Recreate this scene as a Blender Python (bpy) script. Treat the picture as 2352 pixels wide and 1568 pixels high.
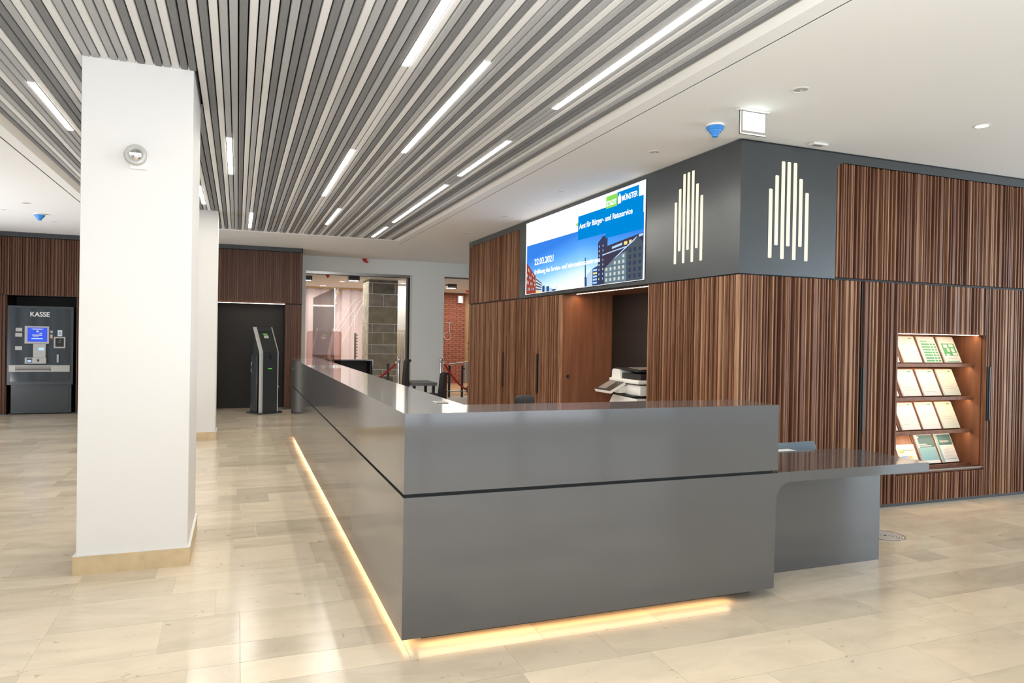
import bpy, bmesh, math, random
from mathutils import Vector, Matrix
S = bpy.context.scene
C = S.collection
for o in list(bpy.data.objects): bpy.data.objects.remove(o)
R = math.radians
# ------------------------------------------------------------------ camera, world, lights, exposure
cam_d = bpy.data.cameras.new('camera'); cam = bpy.data.objects.new('camera', cam_d); C.objects.link(cam)
cam_d.sensor_width = 36; cam_d.lens = 1625.6652/2352*36; cam_d.clip_end = 200
yw, pt, rl = R(21.1743), R(-0.4094), R(0.9698)
fw = Vector((math.sin(yw)*math.cos(pt), math.cos(yw)*math.cos(pt), math.sin(pt)))
rt = Vector((math.cos(yw), -math.sin(yw), 0)); up = rt.cross(fw)
rt2 = math.cos(rl)*rt+math.sin(rl)*up; up2 = -math.sin(rl)*rt+math.cos(rl)*up
M = Matrix((rt2, up2, -fw)).transposed().to_4x4(); M.translation = (0, 0, 1.56)
cam.matrix_world = M
S.camera = cam
S.view_settings.view_transform = 'Standard'; S.view_settings.look = 'None'
S.view_settings.gamma = 1; S.view_settings.use_curve_mapping = False
S.view_settings.exposure = 0.15
w = bpy.data.worlds.new('world'); S.world = w; w.use_nodes = True
w.node_tree.nodes['Background'].inputs[0].default_value = (.75, .87, 1, 1)
w.node_tree.nodes['Background'].inputs[1].default_value = 1.0

def area(name, loc, rot, sx, sy, energy, col=(1, 1, 1), spread=180):
    l = bpy.data.lights.new(name, 'AREA'); l.shape = 'RECTANGLE'; l.size = sx; l.size_y = sy
    l.energy = energy; l.color = col; l.spread = R(spread)
    o = bpy.data.objects.new(name, l); C.objects.link(o); o.location = loc; o.rotation_euler = rot
    return o
# daylight standing outside the glazed fronts behind and right of the photographer
area('daylight_behind', (2.0, -4.4, 1.75), (R(90), 0, 0), 11.0, 2.9, 80, (.90, .95, 1))
area('daylight_side', (11.4, .4, 1.75), (R(90), 0, R(90)), 7.0, 2.9, 240, (.72, .86, 1))
# unseen lights added outside, tilted up to brighten the ceilings and far end
area('added_uplight_behind', (2.0, -7.2, -.1), (R(160), 0, 0), 11.0, 5.0, 300, (.88, .94, 1))
area('added_uplight_side', (14.2, .4, -.1), (R(160), 0, R(90)), 7.0, 5.0, 330, (.78, .90, 1))
area('added_uplight_left', (-5.6, 11.0, .6), (R(118), 0, R(-90)), 5.0, 1.2, 170, (.97, .97, 1))
# the photographer's flash, bounced off the ceiling
area('bounce_flash', (.1, -.15, 1.95), (R(152), 0, R(-12)), .35, .25, 210, (.92, .96, 1))

# ------------------------------------------------------------------ materials
MAT = {}
def nt(m):
    m.use_nodes = True; return m.node_tree.nodes, m.node_tree.links
def mat(name, col, rough=.5, metal=0, spec=.5, emit=None, es=0, noise=0, nscale=(8, 8, 8), coat=0, bump=0, bscale=200, trans=0, ior=1.45, alpha=1):
    m = bpy.data.materials.new(name); n, l = nt(m); b = n['Principled BSDF']
    b.inputs['Base Color'].default_value = (*col, 1); b.inputs['Roughness'].default_value = rough
    b.inputs['Metallic'].default_value = metal; b.inputs['Specular IOR Level'].default_value = spec
    b.inputs['Coat Weight'].default_value = coat; b.inputs['Coat Roughness'].default_value = .08; b.inputs['Coat IOR'].default_value = 1.75; b.inputs['Transmission Weight'].default_value = trans
    b.inputs['IOR'].default_value = ior; b.inputs['Alpha'].default_value = alpha
    if emit:
        b.inputs['Emission Color'].default_value = (*emit, 1); b.inputs['Emission Strength'].default_value = es
    if noise or bump:
        g = n.new('ShaderNodeNewGeometry')
    if noise:
        mp = n.new('ShaderNodeVectorMath'); mp.operation = 'MULTIPLY'; mp.inputs[1].default_value = nscale
        l.new(g.outputs['Position'], mp.inputs[0])
        t = n.new('ShaderNodeTexNoise'); t.inputs['Scale'].default_value = 1; t.inputs['Detail'].default_value = 3
        l.new(mp.outputs[0], t.inputs['Vector'])
        h = n.new('ShaderNodeHueSaturation'); h.inputs['Color'].default_value = (*col, 1)
        r = n.new('ShaderNodeMapRange'); r.inputs[1].default_value = .3; r.inputs[2].default_value = .7
        r.inputs[3].default_value = 1-noise; r.inputs[4].default_value = 1+noise
        l.new(t.outputs[0], r.inputs[0]); l.new(r.outputs[0], h.inputs['Value']); l.new(h.outputs[0], b.inputs['Base Color'])
    if bump:
        t2 = n.new('ShaderNodeTexNoise'); t2.inputs['Scale'].default_value = bscale
        l.new(g.outputs['Position'], t2.inputs['Vector'])
        bp = n.new('ShaderNodeBump'); bp.inputs['Strength'].default_value = bump; bp.inputs['Distance'].default_value = .002
        l.new(t2.outputs[0], bp.inputs['Height']); l.new(bp.outputs[0], b.inputs['Normal'])
    MAT[name] = m; return m

def wood(name, ramp, gscale=(70, 70, 2.2), rough=.42):
    m = bpy.data.materials.new(name); n, l = nt(m); b = n['Principled BSDF']
    g = n.new('ShaderNodeNewGeometry'); oi = n.new('ShaderNodeObjectInfo')
    add = n.new('ShaderNodeMath'); add.operation = 'ADD'; l.new(oi.outputs['Random'], add.inputs[0]); l.new(g.outputs['Random Per Island'], add.inputs[1])
    fr = n.new('ShaderNodeMath'); fr.operation = 'FRACT'; l.new(add.outputs[0], fr.inputs[0])
    off = n.new('ShaderNodeVectorMath'); off.operation = 'SCALE'; off.inputs[0].default_value = (37, 91, 53); l.new(fr.outputs[0], off.inputs['Scale'])
    mp = n.new('ShaderNodeVectorMath'); mp.operation = 'MULTIPLY_ADD'; mp.inputs[1].default_value = gscale
    l.new(g.outputs['Position'], mp.inputs[0]); l.new(off.outputs[0], mp.inputs[2])
    t = n.new('ShaderNodeTexNoise'); t.inputs['Scale'].default_value = 1; t.inputs['Detail'].default_value = 5; t.inputs['Distortion'].default_value = .6
    l.new(mp.outputs[0], t.inputs['Vector'])
    sm = n.new('ShaderNodeMath'); sm.operation = 'MULTIPLY_ADD'; sm.inputs[1].default_value = .5
    t2 = n.new('ShaderNodeMath'); t2.operation = 'MULTIPLY_ADD'; t2.inputs[1].default_value = 1.1; t2.inputs[2].default_value = -.3
    l.new(t.outputs[0], t2.inputs[0]); l.new(fr.outputs[0], sm.inputs[0]); l.new(t2.outputs[0], sm.inputs[2])
    cr = n.new('ShaderNodeValToRGB'); e = cr.color_ramp.elements
    e[0].position = ramp[0][0]; e[0].color = (*ramp[0][1], 1); e[1].position = ramp[-1][0]; e[1].color = (*ramp[-1][1], 1)
    for p, c in ramp[1:-1]:
        k = e.new(p); k.color = (*c, 1)
    l.new(sm.outputs[0], cr.inputs[0]); l.new(cr.outputs[0], b.inputs['Base Color'])
    b.inputs['Roughness'].default_value = rough; b.inputs['Specular IOR Level'].default_value = .25
    bp = n.new('ShaderNodeBump'); bp.inputs['Strength'].default_value = .15; bp.inputs['Distance'].default_value = .001
    l.new(t.outputs[0], bp.inputs['Height']); l.new(bp.outputs[0], b.inputs['Normal'])
    MAT[name] = m; return m
WR = [(.05, (.085, .033, .016)), (.35, (.155, .066, .034)), (.6, (.25, .122, .068)), (.95, (.45, .26, .15))]
wood('walnut', WR)
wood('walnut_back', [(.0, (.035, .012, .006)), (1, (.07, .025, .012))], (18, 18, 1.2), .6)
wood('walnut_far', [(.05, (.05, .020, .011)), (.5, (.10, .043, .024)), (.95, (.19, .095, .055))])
wood('walnut_flat', [(.0, (.12, .048, .025)), (.5, (.20, .085, .046)), (1, (.28, .135, .076))], (18, 18, 1.2), .4)
wood('pale_wood', [(.0, (.40, .24, .11)), (1, (.55, .36, .18))], (8, 8, 1), .5)

def stone(name):
    m = bpy.data.materials.new(name); n, l = nt(m); b = n['Principled BSDF']
    g = n.new('ShaderNodeNewGeometry'); oi = n.new('ShaderNodeObjectInfo')
    add = n.new('ShaderNodeMath'); add.operation = 'ADD'; l.new(oi.outputs['Random'], add.inputs[0]); l.new(g.outputs['Random Per Island'], add.inputs[1])
    fr = n.new('ShaderNodeMath'); fr.operation = 'FRACT'; l.new(add.outputs[0], fr.inputs[0])
    cr = n.new('ShaderNodeValToRGB'); e = cr.color_ramp.elements
    e[0].position = 0; e[0].color = (0.582, 0.495, 0.368, 1); e[1].position = 1; e[1].color = (0.650, 0.560, 0.428, 1)
    for p, c in [(.12, (0.485, 0.421, 0.321)), (.2, (0.616, 0.527, 0.398)), (.45, (0.582, 0.505, 0.390)), (.62, (0.660, 0.565, 0.419)), (.8, (0.514, 0.445, 0.338)), (.85, (0.621, 0.532, 0.402))]:
        k = e.new(p); k.color = (*c, 1)
    l.new(fr.outputs[0], cr.inputs[0])
    off = n.new('ShaderNodeVectorMath'); off.operation = 'SCALE'; off.inputs[0].default_value = (31, 17, 11); l.new(fr.outputs[0], off.inputs['Scale'])
    mp = n.new('ShaderNodeVectorMath'); mp.operation = 'MULTIPLY_ADD'; mp.inputs[1].default_value = (1.6, 3.8, 2)
    l.new(g.outputs['Position'], mp.inputs[0]); l.new(off.outputs[0], mp.inputs[2])
    t = n.new('ShaderNodeTexNoise'); t.inputs['Scale'].default_value = 1; t.inputs['Detail'].default_value = 7; t.inputs['Roughness'].default_value = .62; t.inputs['Distortion'].default_value = .8
    l.new(mp.outputs[0], t.inputs['Vector'])
    r = n.new('ShaderNodeMapRange'); r.inputs[1].default_value = .28; r.inputs[2].default_value = .6; r.inputs[3].default_value = .84; r.inputs[4].default_value = 1.03
    l.new(t.outputs[0], r.inputs[0])
    h = n.new('ShaderNodeHueSaturation'); l.new(cr.outputs[0], h.inputs['Color']); l.new(r.outputs[0], h.inputs['Value'])
    # small fossil specks
    t3 = n.new('ShaderNodeTexNoise'); t3.inputs['Scale'].default_value = 13; t3.inputs['Detail'].default_value = 2; t3.inputs['Distortion'].default_value = 1.5
    l.new(g.outputs['Position'], t3.inputs['Vector'])
    r3 = n.new('ShaderNodeMapRange'); r3.inputs[1].default_value = .69; r3.inputs[2].default_value = .76; l.new(t3.outputs[0], r3.inputs[0])
    mx = n.new('ShaderNodeMix'); mx.data_type = 'RGBA'; mx.inputs[7].default_value = (.30, .22, .14, 1)
    sc = n.new('ShaderNodeMath'); sc.operation = 'MULTIPLY'; sc.inputs[1].default_value = .55; l.new(r3.outputs[0], sc.inputs[0])
    l.new(sc.outputs[0], mx.inputs[0]); l.new(h.outputs[0], mx.inputs[6]); l.new(mx.outputs[2], b.inputs['Base Color'])
    b.inputs['Roughness'].default_value = .2; b.inputs['Specular IOR Level'].default_value = .45
    r2 = n.new('ShaderNodeMapRange'); r2.inputs[3].default_value = .14; r2.inputs[4].default_value = .30; l.new(t.outputs[0], r2.inputs[0]); l.new(r2.outputs[0], b.inputs['Roughness'])
    MAT[name] = m
stone('limestone')
mat('limestone_base', (.56, .43, .26), .35, noise=.10, nscale=(14, 14, 14))
mat('grout', (.50, .47, .42), .6)
mat('white_wall', (.70, .685, .66), .65, spec=.3)
mat('white_wall_cool', (.84, .87, .855), .65, spec=.3)
mat('ceiling_white', (.84, .83, .81), .7, spec=.2)
mat('black', (.006, .006, .006), .6)
mat('soft_black', (.016, .014, .013), .6, noise=.2, nscale=(4, 4, 4))
mat('dark_brown', (.011, .008, .006), .55)
mat('felt_dark', (.225, .225, .228), .95, spec=.1, noise=.22, nscale=(330, 200, 330))
mat('felt_mid', (.43, .43, .43), .95, spec=.1, noise=.16, nscale=(330, 200, 330))
mat('felt_light', (.73, .72, .705), .95, spec=.1, noise=.08, nscale=(330, 200, 330))
mat('lamp_white', (.9, .9, .9), .5, emit=(1, .97, .92), es=14)
mat('desk_grey', (.060, .060, .062), .34, spec=.5, metal=0.05, coat=1, noise=.05, nscale=(300, 300, 300))
mat('desk_front_grey', (.122, .124, .130), .42, spec=.5, noise=.05, nscale=(300, 300, 300))
mat('sign_grey', (.066, .074, .078), .27, spec=.7, metal=.3, noise=.06, nscale=(2, 2, 2))
mat('band_grey', (.040, .044, .047), .4)
mat('led_warm', (1, .8, .6), .5, emit=(1, .62, .33), es=1.6)
mat('led_soft', (1, .8, .6), .5, emit=(1, .80, .62), es=5)
mat('bar_light', (.15, .15, .12), .5, emit=(1, .88, .62), es=.98)
mat('machine_grey', (.036, .042, .045), .22, spec=.6)
mat('machine_panel', (.026, .031, .034), .08, spec=.8)
mat('silver', (.66, .65, .61), .38, metal=.4)
mat('recess_shade_grey', (.42, .41, .39), .4)  # grey of a flat disc stands for the shade in a recessed cone
mat('machine_silver', (.34, .33, .31), .35, metal=.3)
mat('spot_ring', (.45, .44, .40), .2, spec=.8)
mat('chrome', (.8, .8, .8), .08, metal=1)
mat('steel', (.42, .42, .41), .25, metal=.9)
mat('white_plastic', (.80, .78, .74), .35)
mat('dark_plastic', (.035, .033, .033), .35)
mat('grey_plastic', (.25, .23, .21), .3)
mat('paper', (.60, .60, .57), .6)
mat('paper_cream', (.58, .59, .49), .6)
mat('print_green', (.07, .30, .13), .6)
mat('print_grey', (.30, .31, .30), .6)
mat('print_teal', (.045, .12, .13), .5)
mat('print_teal_light', (.20, .36, .37), .5)
mat('print_yellow', (.75, .65, .15), .5)
mat('print_orange', (.85, .33, .06), .5)
mat('print_blue', (.20, .33, .60), .5)
mat('cap_blue', (.05, .27, .72), .45)
mat('cap_red', (.62, .02, .015), .45)
mat('rope_red', (.36, .012, .015), .7)
mat('black_fabric', (.014, .012, .012), .75)
mat('navy', (.012, .016, .035), .7)
mat('cyan', (.10, .35, .50), .5)
mat('clear_acrylic', (.97, .985, .985), .02, trans=1, ior=1.45)
mat('acrylic_brown_reflection', (.62, .42, .36), .02, trans=1, ior=1.45)  # brown reflection of the wood put into the tint of clear acrylic
mat('radiator_cream', (.62, .56, .44), .5)
mat('tape', (.75, .52, .20), .6)
mat('plastic_film', (.66, .55, .55), .35, noise=.12, nscale=(1.2, 1, .5), coat=.3)
mat('film_fold', (.92, .88, .87), .3, coat=.5)
mat('block_stone', (.27, .25, .215), .8, noise=.25, nscale=(5, 5, 6))
mat('block_stone_dark', (.16, .15, .13), .8, noise=.3, nscale=(5, 5, 6))
mat('block_stone_brown', (.26, .23, .18), .8, noise=.25, nscale=(5, 5, 6))
mat('block_stone_light', (.50, .47, .37), .8, noise=.3, nscale=(5, 5, 6))
mat('mortar', (.75, .72, .66), .8)
mat('brick', (.33, .115, .07), .8, noise=.2, nscale=(3, 3, 10))
mat('brick_mortar', (.40, .24, .18), .8)
mat('oak_floor', (.42, .27, .15), .4, noise=.15, nscale=(6, 1, 1))
mat('device_grey', (.13, .17, .20), .4)
mat('exit_glass', (.9, 1, .95), .3, emit=(.86, 1, .93), es=1.6)
mat('spot_lit', (1, 1, .95), .3, emit=(1, .96, .85), es=6)
def emis(name, col, s=1.0):
    m = bpy.data.materials.new(name); n, l = nt(m); n.remove(n['Principled BSDF'])
    e = n.new('ShaderNodeEmission'); e.inputs[0].default_value = (*col, 1); e.inputs[1].default_value = s
    l.new(e.outputs[0], n['Material Output'].inputs[0]); MAT[name] = m; return m
TVS = 1.15
emis('tv_white', (1, 1, 1), TVS*1.15)
emis('tv_blue', (.0, .235, .66)); emis('tv_green', (.24, .68, .10)); emis('tv_roof', (.055, .045, .075)); emis('tv_tower', (.045, .05, .11))
emis('tv_wall', (.15, .22, .27)); emis('tv_walldark', (.075, .10, .12)); emis('tv_red', (.34, .055, .035)); emis('tv_light', (.62, .66, .60))
emis('tv_warm', (1, .75, .25)); emis('tv_bright', (.45, .65, .95)); emis('tv_navy', (.03, .08, .22)); emis('tv_yellow', (.9, .62, .3))
emis('kasse_blue', (.05, .10, .72), 1.1); emis('kasse_light', (.5, .75, 1), 1.0); emis('glow_green', (.2, .9, .1), .7); emis('glow_red', (1, .1, .08), 1)
def sky_mat():
    m = bpy.data.materials.new('tv_sky'); n, l = nt(m); n.remove(n['Principled BSDF'])
    tc = n.new('ShaderNodeTexCoord'); sx = n.new('ShaderNodeSeparateXYZ'); l.new(tc.outputs['Generated'], sx.inputs[0])
    # picture print: dark blue above, pale towards the horizon and its middle
    d = n.new('ShaderNodeMath'); d.operation = 'SUBTRACT'; d.inputs[1].default_value = .45; l.new(sx.outputs[1], d.inputs[0])
    a = n.new('ShaderNodeMath'); a.operation = 'ABSOLUTE'; l.new(d.outputs[0], a.inputs[0])
    k = n.new('ShaderNodeMath'); k.operation = 'MULTIPLY_ADD'; k.inputs[1].default_value = .55; l.new(a.outputs[0], k.inputs[0]); l.new(sx.outputs[2], k.inputs[2])
    cr = n.new('ShaderNodeValToRGB'); e = cr.color_ramp.elements
    e[0].position = .05; e[0].color = (.93, .97, .88, 1); e[1].position = 1; e[1].color = (.035, .20, .72, 1)
    for p, c in [(.25, (.72, .88, .93)), (.5, (.25, .56, .92)), (.75, (.09, .34, .85))]:
        q = e.new(p); q.color = (*c, 1)
    l.new(k.outputs[0], cr.inputs[0])
    em = n.new('ShaderNodeEmission'); em.inputs[1].default_value = 1.1; l.new(cr.outputs[0], em.inputs[0]); l.new(em.outputs[0], n['Material Output'].inputs[0])
    MAT['tv_sky'] = m
sky_mat()

# ------------------------------------------------------------------ helpers
def tag(o, label=None, cat=None, group=None, kind=None):
    if label: o['label'] = label
    if cat: o['category'] = cat
    if group: o['group'] = group
    if kind: o['kind'] = kind
    return o
def empty(name, loc, label, cat, group=None, rz=0):
    o = bpy.data.objects.new(name, None); C.objects.link(o); o.location = loc; o.rotation_euler.z = rz
    o.empty_display_size = .1
    return tag(o, label, cat, group)
class B:
    """collects shapes in world (or parent-local) coordinates, then links ONE mesh object"""
    def __init__(s): s.bm = bmesh.new(); s.mi = 0; s.mats = []
    def m(s, name):
        if name not in s.mats: s.mats.append(name)
        s.mi = s.mats.index(name); return s
    def _f(s, vs):
        try:
            f = s.bm.faces.new(vs); f.material_index = s.mi; return f
        except ValueError: return None
    def box(s, x0, x1, y0, y1, z0, z1, bev=0, seg=2):
        v = [s.bm.verts.new(p) for p in ((x0,y0,z0),(x1,y0,z0),(x1,y1,z0),(x0,y1,z0),(x0,y0,z1),(x1,y0,z1),(x1,y1,z1),(x0,y1,z1))]
        fs = [s._f([v[i] for i in q]) for q in ((3,2,1,0),(4,5,6,7),(0,1,5,4),(1,2,6,5),(2,3,7,6),(3,0,4,7))]
        if bev:
            es = list({e for f in fs for e in f.edges})
            r = bmesh.ops.bevel(s.bm, geom=es, offset=bev, segments=seg, affect='EDGES', profile=.5)
            for f in r['faces']: f.material_index = s.mi
        return s
    def prism(s, pts, axis, a, b):
        """polygon pts (2D) extruded along axis from a to b; the 2D coords are the remaining axes in order"""
        def P(p, t):
            return {'x': (t, p[0], p[1]), 'y': (p[0], t, p[1]), 'z': (p[0], p[1], t)}[axis]
        lo = [s.bm.verts.new(P(p, a)) for p in pts]; hi = [s.bm.verts.new(P(p, b)) for p in pts]
        s._f(lo[::-1]); s._f(hi); n = len(pts)
        for i in range(n): s._f([lo[i], lo[(i+1) % n], hi[(i+1) % n], hi[i]])
        return s
    def cyl(s, c, r, h, axis='z', seg=20, r2=None):
        r2 = r if r2 is None else r2
        def P(a, rr, t):
            u, v = rr*math.cos(a), rr*math.sin(a)
            return {'z': (c[0]+u, c[1]+v, c[2]+t), 'x': (c[0]+t, c[1]+u, c[2]+v), 'y': (c[0]+v, c[1]+t, c[2]+u)}[axis]
        A = [2*math.pi*i/seg for i in range(seg)]
        lo = [s.bm.verts.new(P(a, r, 0)) for a in A]; hi = [s.bm.verts.new(P(a, r2, h)) for a in A]
        s._f(lo[::-1]); s._f(hi)
        for i in range(seg): s._f([lo[i], lo[(i+1) % seg], hi[(i+1) % seg], hi[i]])
        return s
    def lathe(s, c, prof, seg=24, axis='z'):
        def P(a, rr, t):
            u, v = rr*math.cos(a), rr*math.sin(a)
            return {'z': (c[0]+u, c[1]+v, c[2]+t), 'y': (c[0]+v, c[1]+t, c[2]+u)}[axis]
        rings = [[s.bm.verts.new(P(2*math.pi*i/seg, max(r, 1e-4), t)) for i in range(seg)] for r, t in prof]
        for k in range(len(rings)-1):
            for i in range(seg): s._f([rings[k][i], rings[k][(i+1) % seg], rings[k+1][(i+1) % seg], rings[k+1][i]])
        s._f(rings[0][::-1]); s._f(rings[-1])
        return s
    def tube(s, pts, r, seg=8):
        pts = [Vector(p) for p in pts]; rings = []
        for i, p in enumerate(pts):
            d = (pts[min(i+1, len(pts)-1)]-pts[max(i-1, 0)]).normalized()
            a = d.cross(Vector((0, 0, 1)))
            if a.length < .01: a = d.cross(Vector((1, 0, 0)))
            a.normalize(); b = d.cross(a)
            rings.append([s.bm.verts.new(p+r*(math.cos(t)*a+math.sin(t)*b)) for t in [2*math.pi*k/seg for k in range(seg)]])
        for k in range(len(rings)-1):
            for i in range(seg): s._f([rings[k][i], rings[k][(i+1) % seg], rings[k+1][(i+1) % seg], rings[k+1][i]])
        s._f(rings[0][::-1]); s._f(rings[-1]); return s
    def poly(s, pts): s._f([s.bm.verts.new(p) for p in pts]); return s
    def sheet(s, pts, nrm, t):
        n = Vector(nrm).normalized()*t
        a = [s.bm.verts.new(Vector(p)) for p in pts]; b = [s.bm.verts.new(Vector(p)+n) for p in pts]
        s._f(a[::-1]); s._f(b); k = len(pts)
        for i in range(k): s._f([a[i], a[(i+1) % k], b[(i+1) % k], b[i]])
        return s
    def ball(s, c, r, seg=16):
        return s.lathe((c[0], c[1], c[2]), [(r*math.sin(math.pi*k/10), -r*math.cos(math.pi*k/10)) for k in range(11)], seg)
    def done(s, name, mt=None, parent=None, smooth=False, label=None, cat=None, group=None, kind=None, rel=True):
        if mt and not s.mats: s.mats = [mt]
        bmesh.ops.recalc_face_normals(s.bm, faces=s.bm.faces)
        me = bpy.data.meshes.new(name)
        if parent is not None and rel:
            wm = Matrix.Translation(parent_loc(parent))
            s.bm.transform(wm.inverted())
        s.bm.to_mesh(me); s.bm.free()
        for k in s.mats: me.materials.append(MAT[k])
        if smooth:
            for p in me.polygons: p.use_smooth = True
            me.set_sharp_from_angle(angle=R(35))
        o = bpy.data.objects.new(name, me); C.objects.link(o)
        if parent is not None: o.parent = parent
        return tag(o, label, cat, group, kind)
def parent_loc(p):
    v = Vector(p.location); q = p.parent
    while q is not None: v = v+Vector(q.location); q = q.parent
    return v
def text(name, body, mt, size, loc, rot, sx=1.0, parent=None, align='LEFT', bold=0.0):
    cu = bpy.data.curves.new(name, 'FONT'); cu.body = body; cu.size = size; cu.align_x = align; cu.offset = bold; cu.extrude = .0008
    cu.resolution_u = 4
    o = bpy.data.objects.new(name, cu); C.objects.link(o)
    bpy.context.view_layer.update()
    me = bpy.data.meshes.new_from_object(o.evaluated_get(bpy.context.evaluated_depsgraph_get()))
    me.name = name; me.materials.clear(); me.materials.append(MAT[mt])
    bpy.data.objects.remove(o)
    mm = Matrix.Translation(Vector(loc)) @ rot.to_4x4() @ Matrix.Diagonal((sx, 1, 1, 1))
    if parent is not None: mm = Matrix.Translation(-parent_loc(parent)) @ mm
    me.transform(mm)
    o = bpy.data.objects.new(name, me); C.objects.link(o)
    if parent is not None: o.parent = parent
    return o
FACE_Y = Matrix(((1, 0, 0), (0, 0, -1), (0, 1, 0)))      # text readable when looking along +Y
FACE_X = Matrix(((0, 0, -1), (-1, 0, 0), (0, 1, 0)))     # text readable when looking along +X
def arc(cx, cy, r, a0, a1, n=8):
    return [(cx+r*math.cos(R(a0+(a1-a0)*i/n)), cy+r*math.sin(R(a0+(a1-a0)*i/n))) for i in range(n+1)]
def put(me, name, loc, scale, parent):
    o = bpy.data.objects.new(name, me); o.location = Vector(loc)-parent_loc(parent); o.scale = scale; C.objects.link(o); o.parent = parent
    return o
def unit(name, mt, x0=0, y0=0, z0=0):
    b = B(); b.box(x0, x0+1, y0, y0+1, z0, z0+1); bmesh.ops.recalc_face_normals(b.bm, faces=b.bm.faces)
    me = bpy.data.meshes.new(name); b.bm.to_mesh(me); b.bm.free(); me.materials.append(MAT[mt]); return me

ZC = 3.281
# ================================================================== STRUCTURE
# --- floor: slab (grout) and limestone tiles
floor = B().box(-5, 11, -4, 17.4, -.08, -.0015).done('floor', 'grout', kind='structure')
random.seed(11)
tile_me = unit('tile', 'limestone', 0, 0, -1)
tiles = []
def rows(x0, x1, ys, fixed={}):
    for i in range(len(ys)-1):
        y0, y1 = ys[i], ys[i+1]
        if i in fixed: js = [x0]+[j for j in fixed[i] if x0 < j < x1]+[x1]
        else:
            js = [x0]; x = x0+random.uniform(.15, .75)
            while x < x1-.25: js.append(x); x += random.choice([.45, .6, .75, .9, 1.05])*random.uniform(.92, 1.08)
            js.append(x1)
        for a, b in zip(js[:-1], js[1:]): tiles.append((a, b, y0, y1))
def more(ys, end, lo=.25, hi=.5):
    while ys[-1] < end: ys.append(min(end, ys[-1]+random.uniform(lo, hi)))
    return ys
yb = more([-4, -3.5, -3.1, -2.6, -2.1, -1.7, -1.2, -.7, -.3, .2, .6, 1.0, 1.45, 1.9, 2.3, 2.65, 3.025, 3.325, 3.56, 3.785, 4.199, 4.616, 4.945, 5.45, 5.71, 6.15, 6.63, 6.88, 7.24, 7.52], 17.4)
fx = {13: [-.1, .7, 1.3, 2.34, 3.2], 14: [.1, .9, 1.30, 2.34, 3.244], 15: [-.35, .62, 1.25, 1.936, 2.862, 3.655], 16: [-.5, .15, 1.27, 1.779, 2.715, 3.5],
      17: [-.2, .03, .8, 1.5, 2.2, 3.1], 18: [.03, .62, 1.4, 2.4, 3.2], 19: [-.35, .03, .75, 1.7], 20: [-.1, .6, 1.4]}
rows(-.893, 3.96, yb, fx)
ya = more([-4, -3.2, -2.5, -1.8, -1.1, -.5, .1, .6, 1.1, 1.6, 2.1, 2.45, 2.9, 3.4, 3.75, 4.15, 4.62, 5.0, 5.16, 5.5], 15.2)
rows(-5, -.893, ya)
yc = more([-4, -3.2, -2.4, -1.8, -1.2, -.6, 0, .5, 1.0, 1.4, 1.8, 2.2, 2.67, 3.095, 3.41, 3.638, 3.845, 4.35, 4.62], 5.0)
rows(3.96, 11, yc, {12: [4.671, 5.6, 6.4], 13: [4.575, 5.36, 6.3], 14: [4.62, 5.3, 6.1], 15: [4.575, 4.87, 5.51, 6.4], 16: [4.60, 5.216, 6.3, 7.2]})
def clip_out(t):
    a, b, c, d = t
    # rectangles fully under the wooden block or the desk are not seen
    return (a >= 3.96 and c > 5.0) or (a > .95 and b < 3.0 and c > 3.55 and d < 11.0 and False)
tiles = [t for t in tiles if not clip_out(t)]
def seen(t):
    cx, cy = (t[0]+t[1])/2, (t[2]+t[3])/2
    d = Vector((cx, cy, -1.56)); dep = d.dot(fw)
    if dep < 1.2: return 1e9
    u = d.dot(rt)/dep; v = -1.56/dep
    if abs(u) > .80 or v < -.56: return 1e8+dep
    if cx > .9 and cx < 3.2 and cy > 3.6: return 1e6+dep
    return dep/((t[1]-t[0])**.5)
tiles.sort(key=seen)
G = .0012
for t in tiles[:296]:
    put(tile_me, 'tile', (t[0]+G, t[2]+G, 0), (t[1]-t[0]-2*G, t[3]-t[2]-2*G, .012), floor)
b = B().m('limestone')
for t in tiles[296:]: b.box(t[0]+G, t[1]-G, t[2]+G, t[3]-G, -.012, 0)
b.done('tile_field', parent=floor, kind='stuff')

# --- ceiling with the recess for the slats
GX0, GX1, GY1 = -2.03, 2.867, 13.42
b = B().m('ceiling_white')
b.box(GX1, 11, -4, 16.3, ZC, ZC+.06).box(-5, GX0, -4, 16.3, ZC, ZC+.06).box(GX0, GX1, GY1, 16.3, ZC, ZC+.06)
b.box(-5, 11, -4, 16.55, 3.50, 3.56)
ceil = b.done('ceiling', kind='structure')
g = .014; IX0, IX1, IY1 = -1.90, 2.735, 12.94
b = B().m('ceiling_white').prism([(IX1, ZC), (GX1-g, ZC), (GX1-g, ZC+.2), (2.655, ZC+.2), (2.655, ZC+.045)], 'y', -4, GY1-g)
b.prism([(IX0, ZC), (GX0+g, ZC), (GX0+g, ZC+.2), (-1.825, ZC+.2), (-1.825, ZC+.045)], 'y', -4, GY1-g)
b.prism([(IY1, ZC), (GY1-g, ZC), (GY1-g, ZC+.2), (12.89, ZC+.2), (12.89, ZC+.03)], 'x', IX0, IX1)
b.done('trim_1', kind='structure')
B().m('black').box(GX1-g, GX1, -4, GY1, ZC+.004, ZC+.03).box(GX0, GX0+g, -4, GY1, ZC+.004, ZC+.03).box(GX0+g, GX1-g, GY1-g*.6, GY1, ZC+.004, ZC+.03).done('groove_shade_fill', parent=ceil)  # black filler stands for the shade inside the white groove
B().m('black').box(GX0-.03, GX1+.03, -4, GY1+.03, 3.40, 3.41).done('acoustic_backing', parent=ceil)

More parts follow.
